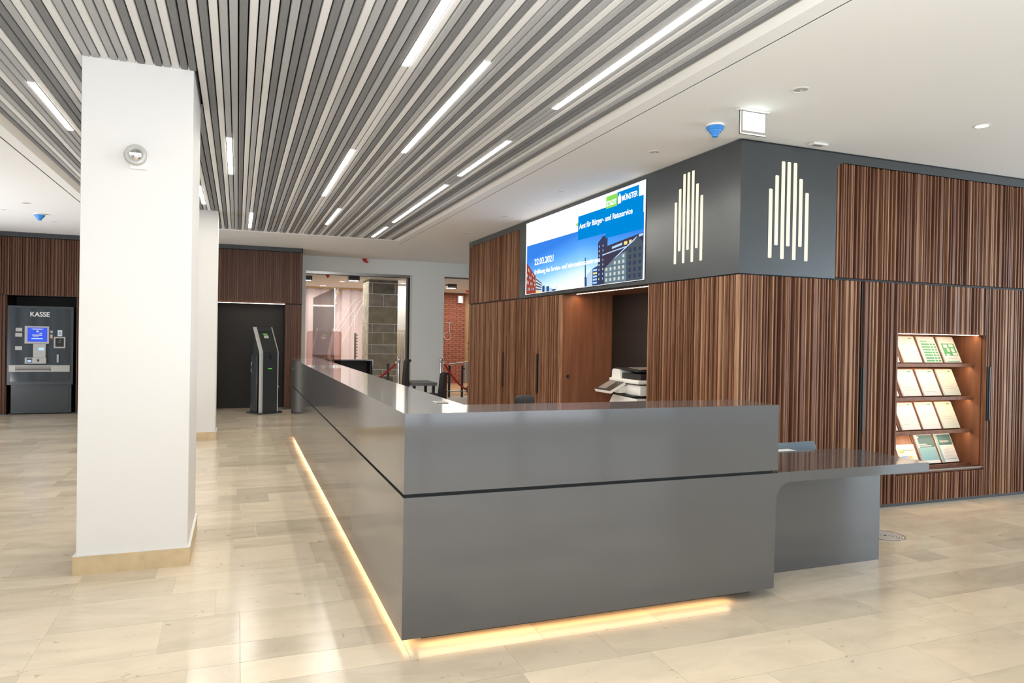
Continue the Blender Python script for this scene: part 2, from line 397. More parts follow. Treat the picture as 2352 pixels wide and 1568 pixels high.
# --- felt ceiling slats
def slat_profile(w, h):
    r = .007
    return [(-w/2, h), (-w/2, r), (-w/2+r*.3, r*.3), (-w/2+r, 0), (w/2-r, 0), (w/2-r*.3, r*.3), (w/2, r), (w/2, h)]
SL = {}
def slat_mesh(tone, length):
    k = (tone, round(length, 3))
    if k not in SL:
        bb = B(); bb.prism(slat_profile(.0435, .052), 'y', 0, length); bmesh.ops.recalc_face_normals(bb.bm, faces=bb.bm.faces)
        me = bpy.data.meshes.new('slat'); bb.bm.to_mesh(me); bb.bm.free()
        me.materials.append(MAT[{'D': 'felt_dark', 'M': 'felt_mid', 'L': 'felt_light'}[tone]]); SL[k] = me
    return SL[k]
seqL = 'DMLMDLMM'                       # -38..-31
seqA = 'MLDDMLMDLMMLMMLDLDMLDD'         # -30..-9
seqB = 'LDLMMDLM'                       # -8..-1
seqC = 'LDMDDLDMDLMDLDMD'               # 0..15
seqD = 'LLMDLDMLDLMMDLDMLMDMLLDM'       # 16..39
seqE = 'MMLDDMLMD'                      # 40..48
seq = seqL+seqA+seqB+seqC+seqD+seqE
sc_root = empty('slat_ceiling', (0, 0, ZC), 'grey, mid grey and off white felt slats running away across the recessed ceiling', 'ceiling panel')
P1 = (-.941, -.295, 5.170, 6.07); P2 = (-.94, -.285, 11.01, 11.42)
for i, t in enumerate(seq):
    k = i-38; x = .16+k*.0512
    if P1[0]-.02 < x < P1[1]+.012:
        segs = [(-1.5, P1[2]-.002), (P1[3]+.002, P2[2]-.002)]+([(P2[3]+.002, 12.87)])
    else: segs = [(-1.5, 12.87)]
    for a, c in segs:
        put(slat_mesh(t, c-a), 'slat', (x, a, 3.285+random.uniform(0, .0015)), (1, 1, 1), sc_root)
# --- linear lamps between the slats
def strip(k, y0, y1, label):
    x = .16+k*.0512
    r = empty('linear_lamp', (x, (y0+y1)/2, 3.29), label, 'ceiling light', 'linear lamps set between the ceiling slats')
    B().m('white_plastic').box(x-.0245, x+.0245, y0-.004, y1+.004, 3.2835, 3.336).done('housing', parent=r)
    B().m('lamp_white').box(x-.0215, x+.0215, y0, y1, 3.2800, 3.2835).done('diffuser', parent=r)
    l = area('lamp_glow', (0, 0, -.014), (0, 0, 0), .04, y1-y0, 10.0*(y1-y0), (1, .93, .83)); l.parent = r
strip(16, 2.95, 4.50, 'near linear lamp cut by the top edge, left of the other long one')
strip(25, 4.236, 6.643, 'long linear lamp in mid ceiling, just right of the lamp cut by the top edge')
strip(16, 6.753, 9.157, 'linear lamp beyond the middle of the ceiling, directly over the long desk side')
strip(22, 10.007, 11.536, 'short linear lamp nearest the far ceiling edge left of the corner pair')
strip(40, 1.9, 4.891, 'longest bright linear lamp running to the top edge, nearest the white ceiling')
strip(40, 5.859, 7.357, 'second lamp of the right hand row, short, above the wall screen side')
strip(40, 7.862, 10.835, 'third lamp of the right hand row, long and thin')
strip(40, 11.361, 12.646, 'last short lamp of the right hand row in the far corner of the slats')
strip(-5, 6.811, 8.355, 'short linear lamp hanging right of the near white pillar')
strip(6-6, 10.919, 12.517, 'small far linear lamp above the dark kiosk niche')
strip(-30, 5.868, 7.126, 'linear lamp left of the near white pillar')
strip(-12, 9.187, 10.469, 'linear lamp half hidden by the right edge of the near pillar')
for k, y0, y1, lb in [(-5, -.6, 1.6, 'linear lamp above the photographer on the left'), (16, -.9, 1.4, 'linear lamp above the photographer in the middle'), (40, -1.3, .9, 'linear lamp above the photographer on the right'), (-30, .8, 3.0, 'linear lamp above the left of the hall before the pillar')]:
    strip(k, y0, y1, lb)

# --- walls
b = B().m('white_wall')
b.box(-5.2, -5, -4.2, 3.5, -.05, 3.56).box(-5.2, -5, 13.6, 17, -.05, 3.56).box(-5.2, -5, 3.5, 13.6, 3.1, 3.56).box(-5.2, -5, 3.5, 13.6, -.05, .15); wl = b.done('wall_left', kind='structure')
b = B().m('white_wall')
for x0, x1 in [(-5.2, -3.6), (7.6, 11.2)]: b.box(x0, x1, -4.2, -4, -.05, 3.56)
b.box(-3.6, 7.6, -4.2, -4, 3.1, 3.56).box(-3.6, 7.6, -4.2, -4, -.05, .15).done('wall_back', kind='structure')
b = B().m('white_wall')
b.box(11, 11.2, -4.2, -3.2, -.05, 3.56).box(11, 11.2, 4.0, 12.6, -.05, 3.56).box(11, 11.2, -3.2, 4.0, 3.1, 3.56).box(11, 11.2, -3.2, 4.0, -.05, .15).done('wall_side', kind='structure')
b = B().m('band_grey')
for k in range(8): b.box(-3.6+k*1.6-.03, -3.6+k*1.6+.03, -4.15, -4.05, .15, 3.1)
b.done('window_1', kind='structure')
b = B().m('band_grey')
for k in range(6): b.box(11.05, 11.15, -3.2+k*1.44-.03, -3.2+k*1.44+.03, .15, 3.1)
b.done('window_2', kind='structure')

b = B().m('band_grey')
for k in range(8): b.box(-5.15, -5.05, 3.5+k*1.44-.03, 3.5+k*1.44+.03, .15, 3.1)
b.done('window_3', kind='structure')
# far white wall with two openings (y = 16.3)
YW = 16.3
b = B().m('white_wall_cool')
b.box(1.0, 1.39, YW, YW+.25, 0, ZC).box(3.79, 4.56, YW, YW+.25, 0, ZC).box(1.39, 3.79, YW, YW+.25, 2.945, ZC).box(4.56, 8, YW, YW+.25, 2.95, ZC)
b.box(8, 11, YW, YW+.25, 0, ZC)
b.done('wall_far', kind='structure')
B().m('white_wall').box(3.735, 3.789, YW-.004, YW+.24, 0, 2.94).done('trim_2', kind='structure')
d = empty('sliding_door', (2.6, YW, 0), 'open sliding door track of grey metal with black sealed edge in the first opening of the far wall', 'door')
B().m('steel').box(1.391, 3.73, YW-.01, YW+.10, 2.885, 2.943).done('track', parent=d)
B().m('dark_plastic').box(1.391, 3.70, YW-.012, YW-.002, 2.868, 2.884).done('track_shadow_profile', parent=d)
B().m('black').box(3.695, 3.733, YW-.006, YW+.05, 0, 2.90).done('edge_seal', parent=d)
B().m('steel').box(3.655, 3.694, YW+.0, YW+.06, 0, 2.868).done('door_stile', parent=d)
B().m('steel').box(4.562, 7.9, YW-.01, YW+.06, 2.915, 2.949).done('trim_3', kind='structure')

# --- pillars
def pillar(P, label_n):
    x0, x1, y0, y1 = P
    w_ = B().m('white_wall').box(x0, x1, y0, y1, .10, 3.45, .003, 1).done('wall_pillar', kind='structure')
    b = B().m('limestone_base'); t = .016
    b.box(x0-t, x1+t, y0-t, y1+t, 0, .118)
    b.done('baseboard_'+label_n, kind='structure')
    B().m('white_wall').box(x0-t, x1+t, y0-t, y1+t, .1185, .124).done('trim_4', kind='structure')
pillar(P1, 'near'); pillar(P2, 'far')
# emergency spot on pillar
e = empty('emergency_spot', (-.626, 5.17, 2.68), 'round glassy emergency spotlight on the face of the near white pillar', 'wall lamp')
B().m('white_plastic').box(-.665, -.560, 5.150, 5.1695, 2.60, 2.70, .006, 2).done('back_plate', parent=e)
B().m('spot_ring').lathe((-.626, 5.150, 2.682), [(.052, 0), (.064, -.012), (.066, -.040), (.060, -.052), (.046, -.054), (.040, -.046), (.001, -.046)], 36, 'y').done('ring', parent=e, smooth=True)
B().m('chrome').lathe((-.626, 5.1035, 2.682), [(.039, 0), (.034, -.006), (.022, -.012), (.001, -.015)], 28, 'y').done('lens', parent=e, smooth=True)
B().m('white_plastic').box(-.660, -.592, 5.080, 5.0885, 2.672, 2.690, .002, 1).done('lens_bar', parent=e)
# small speaker on far pillar
s = empty('wall_speaker', (-.58, 11.0, 2.61), 'small white box device on the far pillar, half hidden by the near pillar', 'speaker')
B().m('white_plastic').box(-.64, -.535, 10.93, 11.009, 2.53, 2.70, .02, 3).done('case', parent=s, smooth=True)
B().m('dark_plastic').box(-.58, -.553, 10.95, 11.0, 2.495, 2.529).done('bracket', parent=s)

# ================================================================== WOODEN BLOCK (right)
XB, YB = 3.971, 4.928
core = B().m('soft_black')
# left leg of the block, split round the printer niche (y 6.40..8.47) and the brochure niche (x 5.85..7.05)
core.box(4.04, 4.75, 5.02, 6.38, 0.0, 3.275).box(4.04, 4.75, 8.49, 12.50, 0.0, 3.275).box(4.04, 4.75, 6.38, 8.49, 2.15, 3.275)
core.box(4.76, 5.83, 5.02, 12.5, 0.0, 3.275).box(5.83, 7.08, 5.62, 12.5, 0, 3.275).box(7.08, 11, 5.02, 12.5, 0, 3.275)
core.box(5.83, 7.08, 5.0, 5.62, 1.68, 3.275).box(5.83, 7.08, 5.0, 5.62, 0, .31)
core.done('wall_right', kind='structure')
B().m('band_grey').box(4.0, 11, 4.965, 5.0, 0, .05).box(4.0, 4.03, 5.0, 12.5, 0, .05).done('baseboard_right', kind='structure')

slat_me = unit('slat', 'walnut')
def fins(parent, axis, a0, a1, z0, z1, seed, base=.0, joined=False, lo=.028, hi=.052, m='walnut'):
    """vertical laths along axis; front plane at YB (axis x) or XB (axis y)"""
    rnd = random.Random(seed); a = a0+.003; jb = B().m(m) if joined else None
    while a < a1-.012:
        r = rnd.random()
        wd = rnd.uniform(.011, .015) if r < .74 else (rnd.uniform(.016, .021) if r < .92 else rnd.uniform(.026, .038))
        dp = rnd.choice([.044, .044, .044, .040, .034])
        wd = min(wd, a1-.002-a)
        if axis == 'x': bx = (a, a+wd, YB+.046-dp, YB+.046)
        else: bx = (XB+.046-dp, XB+.046, a, a+wd)
        if joined: jb.box(*bx, z0, z1)
        else: put(slat_me, 'slat', (bx[0], bx[2], z0), (bx[1]-bx[0], bx[3]-bx[2], z1-z0), parent)
        a += wd+rnd.uniform(lo, hi)*rnd.choice([.3, .62, .72, .8])
    if joined: jb.done('slat_field', parent=parent, kind='stuff')
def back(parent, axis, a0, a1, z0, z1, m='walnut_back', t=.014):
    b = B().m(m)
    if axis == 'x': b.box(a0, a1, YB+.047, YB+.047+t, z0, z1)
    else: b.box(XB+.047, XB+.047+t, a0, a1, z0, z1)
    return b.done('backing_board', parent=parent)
def pull_x(parent, x, z0, z1):
    hd = B().m('black').box(x-.028, x-.014, YB-.004, YB+.03, z0, z1).box(x-.014, x+.014, YB+.018, YB+.03, z0, z1).done('handle', parent=parent)
    B().m('dark_plastic').box(x-.006, x+.008, YB-.012, YB+.017, z0, z1, .002, 1).done('handle_grip', parent=hd)
ZS = 2.135
p = empty('slatted_panel', (4.6, YB, 0), 'walnut slatted panel right of the building corner below the dark sign with light bars', 'wall panel')
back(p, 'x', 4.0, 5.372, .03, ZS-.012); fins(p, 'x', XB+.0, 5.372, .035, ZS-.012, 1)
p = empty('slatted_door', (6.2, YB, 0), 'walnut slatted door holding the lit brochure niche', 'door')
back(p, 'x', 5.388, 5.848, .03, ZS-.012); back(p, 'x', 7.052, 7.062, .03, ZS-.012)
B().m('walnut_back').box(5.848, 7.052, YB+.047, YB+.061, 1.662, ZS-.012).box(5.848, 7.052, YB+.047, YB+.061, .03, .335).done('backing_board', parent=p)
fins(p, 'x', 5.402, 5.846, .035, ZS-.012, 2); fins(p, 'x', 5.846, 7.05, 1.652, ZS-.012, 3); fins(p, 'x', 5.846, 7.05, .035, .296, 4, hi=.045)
put(slat_me, 'slat', (7.046, YB+.004, .035), (.012, .042, ZS-.05), p)
pull_x(p, 5.392, .738, 1.331)
B().m('black').box(5.3745, 5.3875, YB+.012, YB+.046, .035, ZS-.012).done('door_gap', parent=p)
B().m('grey_plastic').box(5.848, 7.05, YB+.012, YB+.047, .318, .326).done('sill_strip', parent=p)
p = empty('slatted_door', (7.8, YB, 0), 'plain walnut slatted door at the right edge of the picture, right of the brochure niche', 'door')
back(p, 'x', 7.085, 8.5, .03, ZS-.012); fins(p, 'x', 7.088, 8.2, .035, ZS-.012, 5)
pull_x(p, 7.088, .79, 1.335)
B().m('black').box(7.0625, 7.0745, YB+.012, YB+.046, .035, ZS-.012).done('door_gap', parent=p)
# niche carcass (part of a shelf unit)
p = empty('brochure_rack', (6.45, 5.2, .33), 'walnut brochure niche with three lit shelves and a sill in the slatted wall', 'shelf')
b = B().m('walnut_flat').box(5.832, 5.848, YB+.062, 5.60, .318, 1.676).box(7.052, 7.068, YB+.0625, 5.60, .318, 1.676).box(5.848, 7.052, 5.585, 5.60, .318, 1.676)
b.box(5.848, 7.052, YB+.048, 5.585, 1.661, 1.676).done('carcass', parent=p)
B().m('walnut_flat').box(5.848, 7.052, YB+.03, 5.585, .300, .3175).box(5.848, 7.046, 5.07, 5.085, .3175, .345).done('bottom_shelf', parent=p)
for zt in (1.360, 1.026, .690):
    B().m('walnut_flat').box(5.849, 7.046, 5.060, 5.084, zt-.034, zt, .0015, 1).done('shelf', parent=p)
    B().m('walnut_flat').box(5.849, 7.046, 5.0845, 5.583, zt-.018, zt-.006).done('shelf_board', parent=p)
for zt in (1.66, 1.325, .991, .655):
    B().m('led_soft').box(5.86, 7.00, 4.982 if zt > 1.5 else 5.088, 4.990 if zt > 1.5 else 5.096, zt-.014 if zt > 1.5 else zt+.011, zt-.008 if zt > 1.5 else zt+.016).done('light_strip', parent=p)
    l = area('strip_glow', (6.45-6.45, (5.03 if zt > 1.5 else 5.10)-5.2, zt-(.012 if zt > 1.5 else -.004)-.33), (R(24), 0, 0), 1.17, .012, 3.0 if zt > 1.5 else 2.2, (1, .72, .45)); l.parent = p
# sloped display boards between shelves + dividers
SLN = [(1.363, 1.64), (1.028, 1.305), (.692, .970), (.346, .635)]
COLS = [5.975, 6.255, 6.525, 6.80]
rackx = [(5.87, 6.085), (6.145, 6.395), (6.435, 6.68), (6.72, 6.955)]
for z0, z1 in SLN:
    b = B().m('walnut_flat')
    for q0, q1 in [(5.87, 6.085), (6.145, 6.395), (6.435, 6.68), (6.72, 6.955)]:
        b.sheet([(q0-.028, 5.135, z0), (q1+.003, 5.135, z0), (q1+.003, 5.135+.125*(z1-z0)/.277, z1), (q0-.028, 5.135+.125*(z1-z0)/.277, z1)], (0, 1, -.2), .01)
        b.done('sloped_board', parent=p); b = B().m('walnut_flat')
    b.bm.free()
rnd = random.Random(5)
def brochure(x0, x1, z0, h, nsheets, label, face, style):
    sl = .125/.277; yb0 = 5.132; t = .0024*nsheets
    L = math.hypot(1, sl); ny, nz = -1/L, sl/L
    def P(x, s, d=0):   # s = height coordinate 0..h, d = distance in front
        return (x, yb0-.0012+sl*s+ny*d, z0+s+nz*d)
    r = empty('brochure', ((x0+x1)/2, yb0, z0), label, 'brochure', 'brochures in the lit niche')
    W = (x1-x0)
    B().m('paper').sheet([P(x0, .002), P(x1, .002), P(x1, h), P(x0, h)], (0, ny, nz), t).done('page_stack', parent=r)
    b = B().m(face).sheet([P(x0+.008, .002, t+.001), P(x1, .002, t+.001), P(x1, h-.004, t+.001), P(x0+.008, h-.004, t+.001)], (0, ny, nz), .0012)
    cv = b.done('cover', parent=r)
    D = t+.0026
    b = B()
    def rect(mt, u0, u1, v0, v1):
        b.m(mt).sheet([P(x0+.008+u0*(W-.008), v0*h, D), P(x0+.008+u1*(W-.008), v0*h, D), P(x0+.008+u1*(W-.008), v1*h, D), P(x0+.008+u0*(W-.008), v1*h, D)], (0, ny, nz), .0004)
    if style == 'lines':
        v = .88; rect('print_green', .66, .86, .90, .93)
        while v > .15:
            if rnd.random() < .5: rect('print_grey', .1, .1+rnd.uniform(.25, .75), v, v+rnd.choice([.006, .01]))
            v -= rnd.uniform(.035, .1)
    elif style == 'table':
        rect('print_green', .1, .5, .80, .83)
        for k in range(7): rect('print_green', .1, .58, .04+k*.105, .105+k*.105)
        for k in range(7): rect('print_green', .62, .76, .04+k*.105, .105+k*.105)
        for k in range(7): rect('print_green', .80, .95, .04+k*.105, .105+k*.105)
    elif style == 'map':
        rect('print_green', .1, .92, .26, .74); D += .0006
        for u0, u1, v0, v1 in [(.2, .45, .58, .70), (.55, .82, .6, .71), (.35, .5, .42, .55), (.62, .8, .40, .55), (.2, .42, .27, .33), (.62, .88, .28, .37)]: rect('paper', u0, u1, v0, v1)
        rect('print_green', .1, .9, .03, .06); rect('print_grey', .2, .8, .16, .17)
    elif style == 'teal':
        rect('print_teal', .1, 1, .55, .97); D += .0006; rect('print_teal_light', .0, 1, .10, .55); rect('paper', 0, 1, .0, .10)
        rect('paper', .1, .5, .66, .672); rect('paper', .1, .6, .635, .647); rect('paper_cream', .1, .8, .60, .612); rect('paper_cream', .1, .8, .575, .585); rect('paper_cream', .1, .2, .88, .94)
        for k in range(20): b.m('steel').box(x0-.003, x0+.006, *sorted((P(x0, h*(k+.5)/20, D)[1]-.003, P(x0, h*(k+.5)/20, D)[1]+.002)), P(x0, h*(k+.5)/20, D)[2]-.0015, P(x0, h*(k+.5)/20, D)[2]+.0015)
    elif style == 'report':
        rect('print_teal', .12, .97, .60, .97); D += .0006; rect('print_teal_light', 0, .12, .02, .97)
        rect('paper', .2, .75, .74, .755); rect('paper', .2, .9, .715, .725); rect('paper', .2, .7, .69, .70)
        for k in range(9): rect('print_grey', .22, rnd.uniform(.5, .9), .16+k*.04, .167+k*.04)
        rect('print_teal', .1, .95, .11, .12)
    elif style == 'colour':
        rect('print_yellow', .05, .3, .66, .76); rect('print_blue', .3, .5, .68, .74); rect('print_orange', .5, .95, .68, .72); rect('print_orange', .1, .35, .60, .66); rect('print_yellow', .6, .8, .30, .38); rect('print_blue', .15, .5, .38, .43); rect('print_orange', .45, .7, .33, .40)
    if b.bm.faces: b.done('print', parent=cv)
    else: b.bm.free()
items = [
 [('lines', 'paper', 'edge of a white sheet stack at the far left of the top shelf'), ('lines', 'paper', 'plain white form stack second from left on the top shelf'), ('table', 'paper', 'white brochure with green table rows on the top shelf'), ('map', 'paper', 'brochure with green floor plan at the right of the top shelf')],
 [('lines', 'paper', 'edge of a curling white sheet at the far left of the second shelf'), ('lines', 'paper', 'white form with curled lower corner, left on the second shelf'), ('lines', 'paper', 'thick white form stack in the middle of the second shelf'), ('lines', 'paper_cream', 'cream form sheet at the right of the second shelf')],
 [('lines', 'paper', 'edge of a white sheet at the far left of the third shelf'), ('lines', 'paper', 'nearly blank white sheet, left on the third shelf'), ('lines', 'paper', 'white form with printed lines in the middle of the third shelf'), ('lines', 'paper_cream', 'form with short bold lines at the right of the third shelf')],
 [None, ('colour', 'paper', 'half height white leaflet with orange and yellow shapes on the bottom shelf'), ('teal', 'paper', 'ring bound teal brochure in the middle of the bottom shelf'), ('report', 'paper', 'dark teal and white report at the right of the bottom shelf')]]
for ri, (z0, z1) in enumerate(SLN):
    for ci, it in enumerate(items[ri]):
        if it is None: continue
        x0, x1 = rackx[ci]; h = .262 if ri < 3 else .275
        if it[0] == 'colour': h = .19
        brochure(x0, x1, z0, h, rnd.choice([3, 4, 5]) if it[0] != 'colour' else 2, it[2], it[1], it[0])

# upper part, right face
p = empty('slatted_panel', (6.8, YB, ZS), 'long upper walnut slatted panel right of the dark corner sign', 'wall panel')
b = B().m('walnut_back').box(5.045, 9.0, YB+.047, YB+.061, ZS+.012, 3.185).done('backing_board', parent=p)
fins(p, 'x', 5.048, 8.3, ZS+.012, 3.180, 7)
# dark metal sign cladding: corner piece with cut for wooden panels
sg = empty('corner_sign', (XB, YB, ZS), 'dark grey metal cladding on the building corner with two towers of light bars', 'sign')
pts = [(XB, ZS-.002), (5.033, ZS-.002), (5.033, 3.10)]+[(5.033+.085-.085*math.cos(R(a)), 3.10+.085*math.sin(R(a))) for a in (15, 30, 45, 60, 75, 90)]+[(9.0, 3.185), (9.0, ZC-.018), (XB+.0, ZC-.018)]
B().m('sign_grey').prism(pts, 'y', YB, YB+.012).done('front_sheet', parent=sg)
pts = [(YB+.0125, ZS-.002), (9.985, ZS-.002), (9.985, 3.14)]+[(9.985+.045-.045*math.cos(R(a)), 3.14+.045*math.sin(R(a))) for a in (15, 30, 45, 60, 75, 90)]+[(12.53, 3.195), (12.53, ZC-.006), (YB+.0125, ZC-.006)]
# the side sheet is cut away behind the screen
B().m('sign_grey').prism([(YB+.0125, ZS-.002), (6.415, ZS-.002), (6.415, ZC-.006), (YB+.0125, ZC-.006)], 'x', XB, XB+.012).done('side_sheet', parent=sg)
pts2 = [(6.4155, ZC-.006), (6.4155, 3.236), (9.735, 3.236), (9.735, 2.172), (6.4155, 2.172), (6.4155, ZS-.002)]+pts[1:-1]
B().m('sign_grey').prism(pts2, 'x', XB, XB+.012).done('screen_surround', parent=sg)
B().m('black').box(XB+.013, 9.0, YB+.014, YB+.05, ZC-.016, ZC-.001).box(XB+.014, XB+.05, YB+.05, 12.5, ZC-.016, ZC-.001).done('shadow_gap', parent=sg)
B().m('black').box(XB+.02, 9.0, YB+.02, YB+.046, ZS-.011, ZS+.008).box(XB+.02, XB+.046, YB+.05, 12.5, ZS-.011, ZS+.008).done('seam', parent=sg)
barsR = [(4.291, 2.279, 2.878), (4.357, 2.393, 3.0), (4.424, 2.277, 3.128), (4.487, 2.391, 3.128), (4.556, 2.275, 3.128), (4.622, 2.394, 2.993), (4.692, 2.271, 2.876)]
barsL = [(5.882, 2.292, 2.893), (5.813, 2.412, 3.012), (5.745, 2.290, 3.143), (5.677, 2.410, 3.145), (5.606, 2.288, 3.147), (5.538, 2.412, 3.012), (5.468, 2.289, 2.893)]
def pill(c, hw, z0, z1, ax):
    pts = [(c-hw, z0+.006), (c-hw+.006, z0), (c+hw-.006, z0), (c+hw, z0+.006), (c+hw, z1-.006), (c+hw-.006, z1), (c-hw+.006, z1), (c-hw, z1-.006)]
    return pts
for c, z0, z1 in barsR: B().m('bar_light').prism(pill(c, .0185, z0, z1, 0), 'y', YB-.002, YB+.004).done('light_bar', parent=sg)
for c, z0, z1 in barsL: B().m('bar_light').prism(pill(c, .0185, z0, z1, 0), 'x', XB-.002, XB+.004).done('light_bar', parent=sg)
# left face panels
p = empty('slatted_panel', (XB, 5.7, 0), 'walnut slatted panel between the building corner and the printer niche', 'wall panel')
back(p, 'y', 5.0, 6.398, .03, ZS-.012); fins(p, 'y', 4.98, 6.396, .035, ZS-.012, 21)
p = empty('slatted_door', (XB, 9.0, 0), 'slatted door directly left of the printer niche', 'door')
back(p, 'y', 8.475, 9.245, .03, ZS-.012); fins(p, 'y', 8.475, 9.235, .035, ZS-.012, 22, joined=True)
def pull_y(parent, y, z0, z1): B().m('black').box(XB-.006, XB+.04, y-.022, y+.022, z0, z1).done('handle', parent=parent)
pull_y(p, 9.255, .765, 1.318)
p = empty('slatted_door', (XB, 10.0, 0), 'slatted door second left of the printer niche with dark long handle', 'door')
back(p, 'y', 9.265, 10.62, .03, ZS-.012); fins(p, 'y', 9.28, 10.62, .035, ZS-.012, 23, joined=True)
pull_y(p, 10.64, .758, 1.309)
p = empty('slatted_panel', (XB, 11.6, 0), 'lower slatted panel at the far left end of the walnut building', 'wall panel')
back(p, 'y', 10.66, 12.50, .03, ZS-.012); fins(p, 'y', 10.67, 12.53, .035, ZS-.012, 24, joined=True)
B().m('steel').box(XB+.005, XB+.03, 12.531, 12.54, 1.40, 1.44).box(XB+.005, XB+.03, 12.531, 12.54, 1.29, 1.33).done('lock', parent=p)
p = empty('slatted_panel', (XB, 11.2, ZS), 'upper slatted panel left of the wall screen', 'wall panel')
back(p, 'y', 9.99, 12.50, ZS+.012, 3.19); fins(p, 'y', 9.99, 12.53, ZS+.012, 3.188, 25, joined=True)
B().m('walnut_flat').box(4.02, 4.75, 12.501, 12.53, 0.0, 3.19).done('wall_block_end', kind='structure')

# printer niche
b = B().m('walnut_flat').box(XB+.03, 4.735, 8.471, 8.489, 0, 2.15).done('trim_5', kind='structure')
B().m('dark_brown').box(4.735, 4.75, 6.385, 8.47, 0, 2.149).box(XB+.07, 4.735, 6.385, 6.4, 0, 2.15).done('trim_6', kind='structure')
B().m('walnut_flat').box(XB+.03, 4.735, 6.4005, 8.4705, 2.136, 2.149).done('trim_7', kind='structure')
r = empty('niche_light', (4.19, 7.43, 2.13), 'thin warm light strip under the top edge of the printer niche', 'light')
B().m('led_soft').box(4.183, 4.193, 6.42, 8.455, 2.131, 2.1355).done('diffuser', parent=r)
l = area('strip_glow', (0, 0, -.015), (0, 0, 0), .02, 2.0, 7, (1, .62, .36)); l.parent = r
r = empty('door_lock', (4.08, 8.47, 1.044), 'small round black lock on the flat walnut side of the printer niche', 'lock')
B().m('black').cyl((4.08, 8.4705, 1.044), .022, -.012, 'y').done('rosette', parent=r); B().m('chrome').cyl((4.08, 8.458, 1.044), .009, -.004, 'y').done('cylinder', parent=r)

# ================================================================== WALL SCREEN
tv = empty('led_screen', (XB, 8.075, 2.18), 'large bright wall screen announcing an opening, set in the dark cladding', 'screen')
B().m('dark_plastic').box(XB-.004, XB+.03, 6.42, 9.73, 2.175, 3.235).done('cabinet', parent=tv)
TY0, TY1, TZ0, TZ1 = 9.722, 6.428, 2.18, 3.23
def uv(u, v, d=0): return (XB-.006-d, TY0+(TY1-TY0)*u, TZ0+(TZ1-TZ0)*v)
def shape(b, mt, pts, d): b.m(mt).poly([uv(u, v, d) for u, v in pts])
def rc(b, mt, u0, u1, v0, v1, d): shape(b, mt, [(u0, v0), (u1, v0), (u1, v1), (u0, v1)], d)
b = B(); rc(b, 'tv_white', 0, 1, 0, 1, 0); b.done('screen_face', parent=tv)
b = B(); rc(b, 'tv_sky', .012, .993, .004, .678, .001); b.done('sky_picture', parent=tv)
b = B()
shape(b, 'tv_red', [(.012, .447), (.118, .233), (.121, .004), (.012, .004)], .002)
for k in range(7):
    for j in range(4):
        u = .018+k*.0145; top = .447-(u-.012)*2.0
        rc(b, 'tv_light' if (k+j) % 3 else 'tv_navy', u, u+.006, .03+(top-.05)*j/4+.02, .03+(top-.05)*j/4+.05*(top/.45)+.02, .003)
shape(b, 'tv_light', [(.118, .228), (.187, .133), (.187, .006), (.120, .006)], .002)
for j in range(4): shape(b, 'tv_navy', [(.122, .05+j*.045), (.184, .035+j*.027), (.184, .048+j*.027), (.122, .07+j*.045)], .003)
rc(b, 'tv_yellow', .122, .184, .006, .03, .003)
for u0, u1, h, mm in [(.19, .215, .09, 'tv_navy'), (.215, .235, .07, 'tv_bright'), (.235, .262, .075, 'tv_navy'), (.262, .29, .05, 'tv_bright'), (.29, .327, .028, 'tv_navy')]: rc(b, mm, u0, u1, .005, h, .002)
rc(b, 'tv_navy', .334, .336, .003, .06, .002)
shape(b, 'tv_navy', [(.583, .34), (.590, .345), (.595, .11), (.586, .11)], .002); shape(b, 'tv_navy', [(.583, .12), (.604, .11), (.619, .067), (.640, .05), (.640, .003), (.585, .003)], .002)
shape(b, 'tv_bright', [(.601, .141), (.647, .199), (.647, .004), (.603, .005)], .003)
shape(b, 'tv_navy', [(.647, .199), (.69, .226), (.69, .003), (.647, .004)], .003)
for j in range(5): rc(b, 'tv_warm' if j == 3 else 'tv_bright', .652, .682, .025+j*.036, .045+j*.036, .004)
for j in range(5): shape(b, 'tv_light', [(.607, .02+j*.026), (.643, .02+j*.036), (.643, .032+j*.036), (.607, .030+j*.026)], .004)
shape(b, 'tv_tower', [(.687, .48), (.723, .543), (.757, .536), (.757, .004), (.690, .004)], .004)
for j in range(8):
    for k in range(2): rc(b, 'tv_bright' if (j+k) % 3 else 'tv_warm', .695+k*.028, .700+k*.028, .06+j*.052, .082+j*.052, .005)
shape(b, 'tv_roof', [(.754, .421), (.993, .477), (.993, .2), (.73, .2), (.722, .333)], .005)
shape(b, 'tv_bright', [(.79, .375), (.86, .395), (.86, .42), (.79, .40)], .006); shape(b, 'tv_bright', [(.965, .44), (.992, .445), (.992, .47), (.965, .465)], .006)
rc(b, 'tv_warm', .872, .893, .39, .425, .006); rc(b, 'tv_warm', .905, .92, .40, .43, .006)
shape(b, 'tv_bright', [(.722, .325), (.885, .362), (.885, .375), (.722, .338)], .0062)
shape(b, 'tv_wall', [(.738, .176), (.82, .286), (.887, .325), (.89, .004), (.74, .006)], .007)
shape(b, 'tv_walldark', [(.887, .325), (.955, .451), (.993, .38), (.993, .004), (.89, .004)], .007)
shape(b, 'tv_bright', [(.80, .262), (.95, .447), (.957, .451), (.94, .415), (.83, .286)], .008)
for j in range(5):
    for k in range(5):
        u = .748+k*.029; top = .176+(u-.738)*1.1
        z = .03+j*.058
        if z+.03 < top: rc(b, 'tv_light', u, u+.013, z, z+.034, .008)
    for k in range(3): rc(b, 'tv_tower', .905+k*.031, .920+k*.031, .03+j*.068, .07+j*.068, .008)
for z in (.075, .19): rc(b, 'tv_tower', .74, .993, z-.003, z, .0075)
b.done('building_picture', parent=tv)
b = B()
rc(b, 'tv_blue', .527, .745, .566, .850, .010); rc(b, 'tv_blue', .745, .993, .510, .850, .010); rc(b, 'tv_blue', .824, .9635, .850, .968, .010)
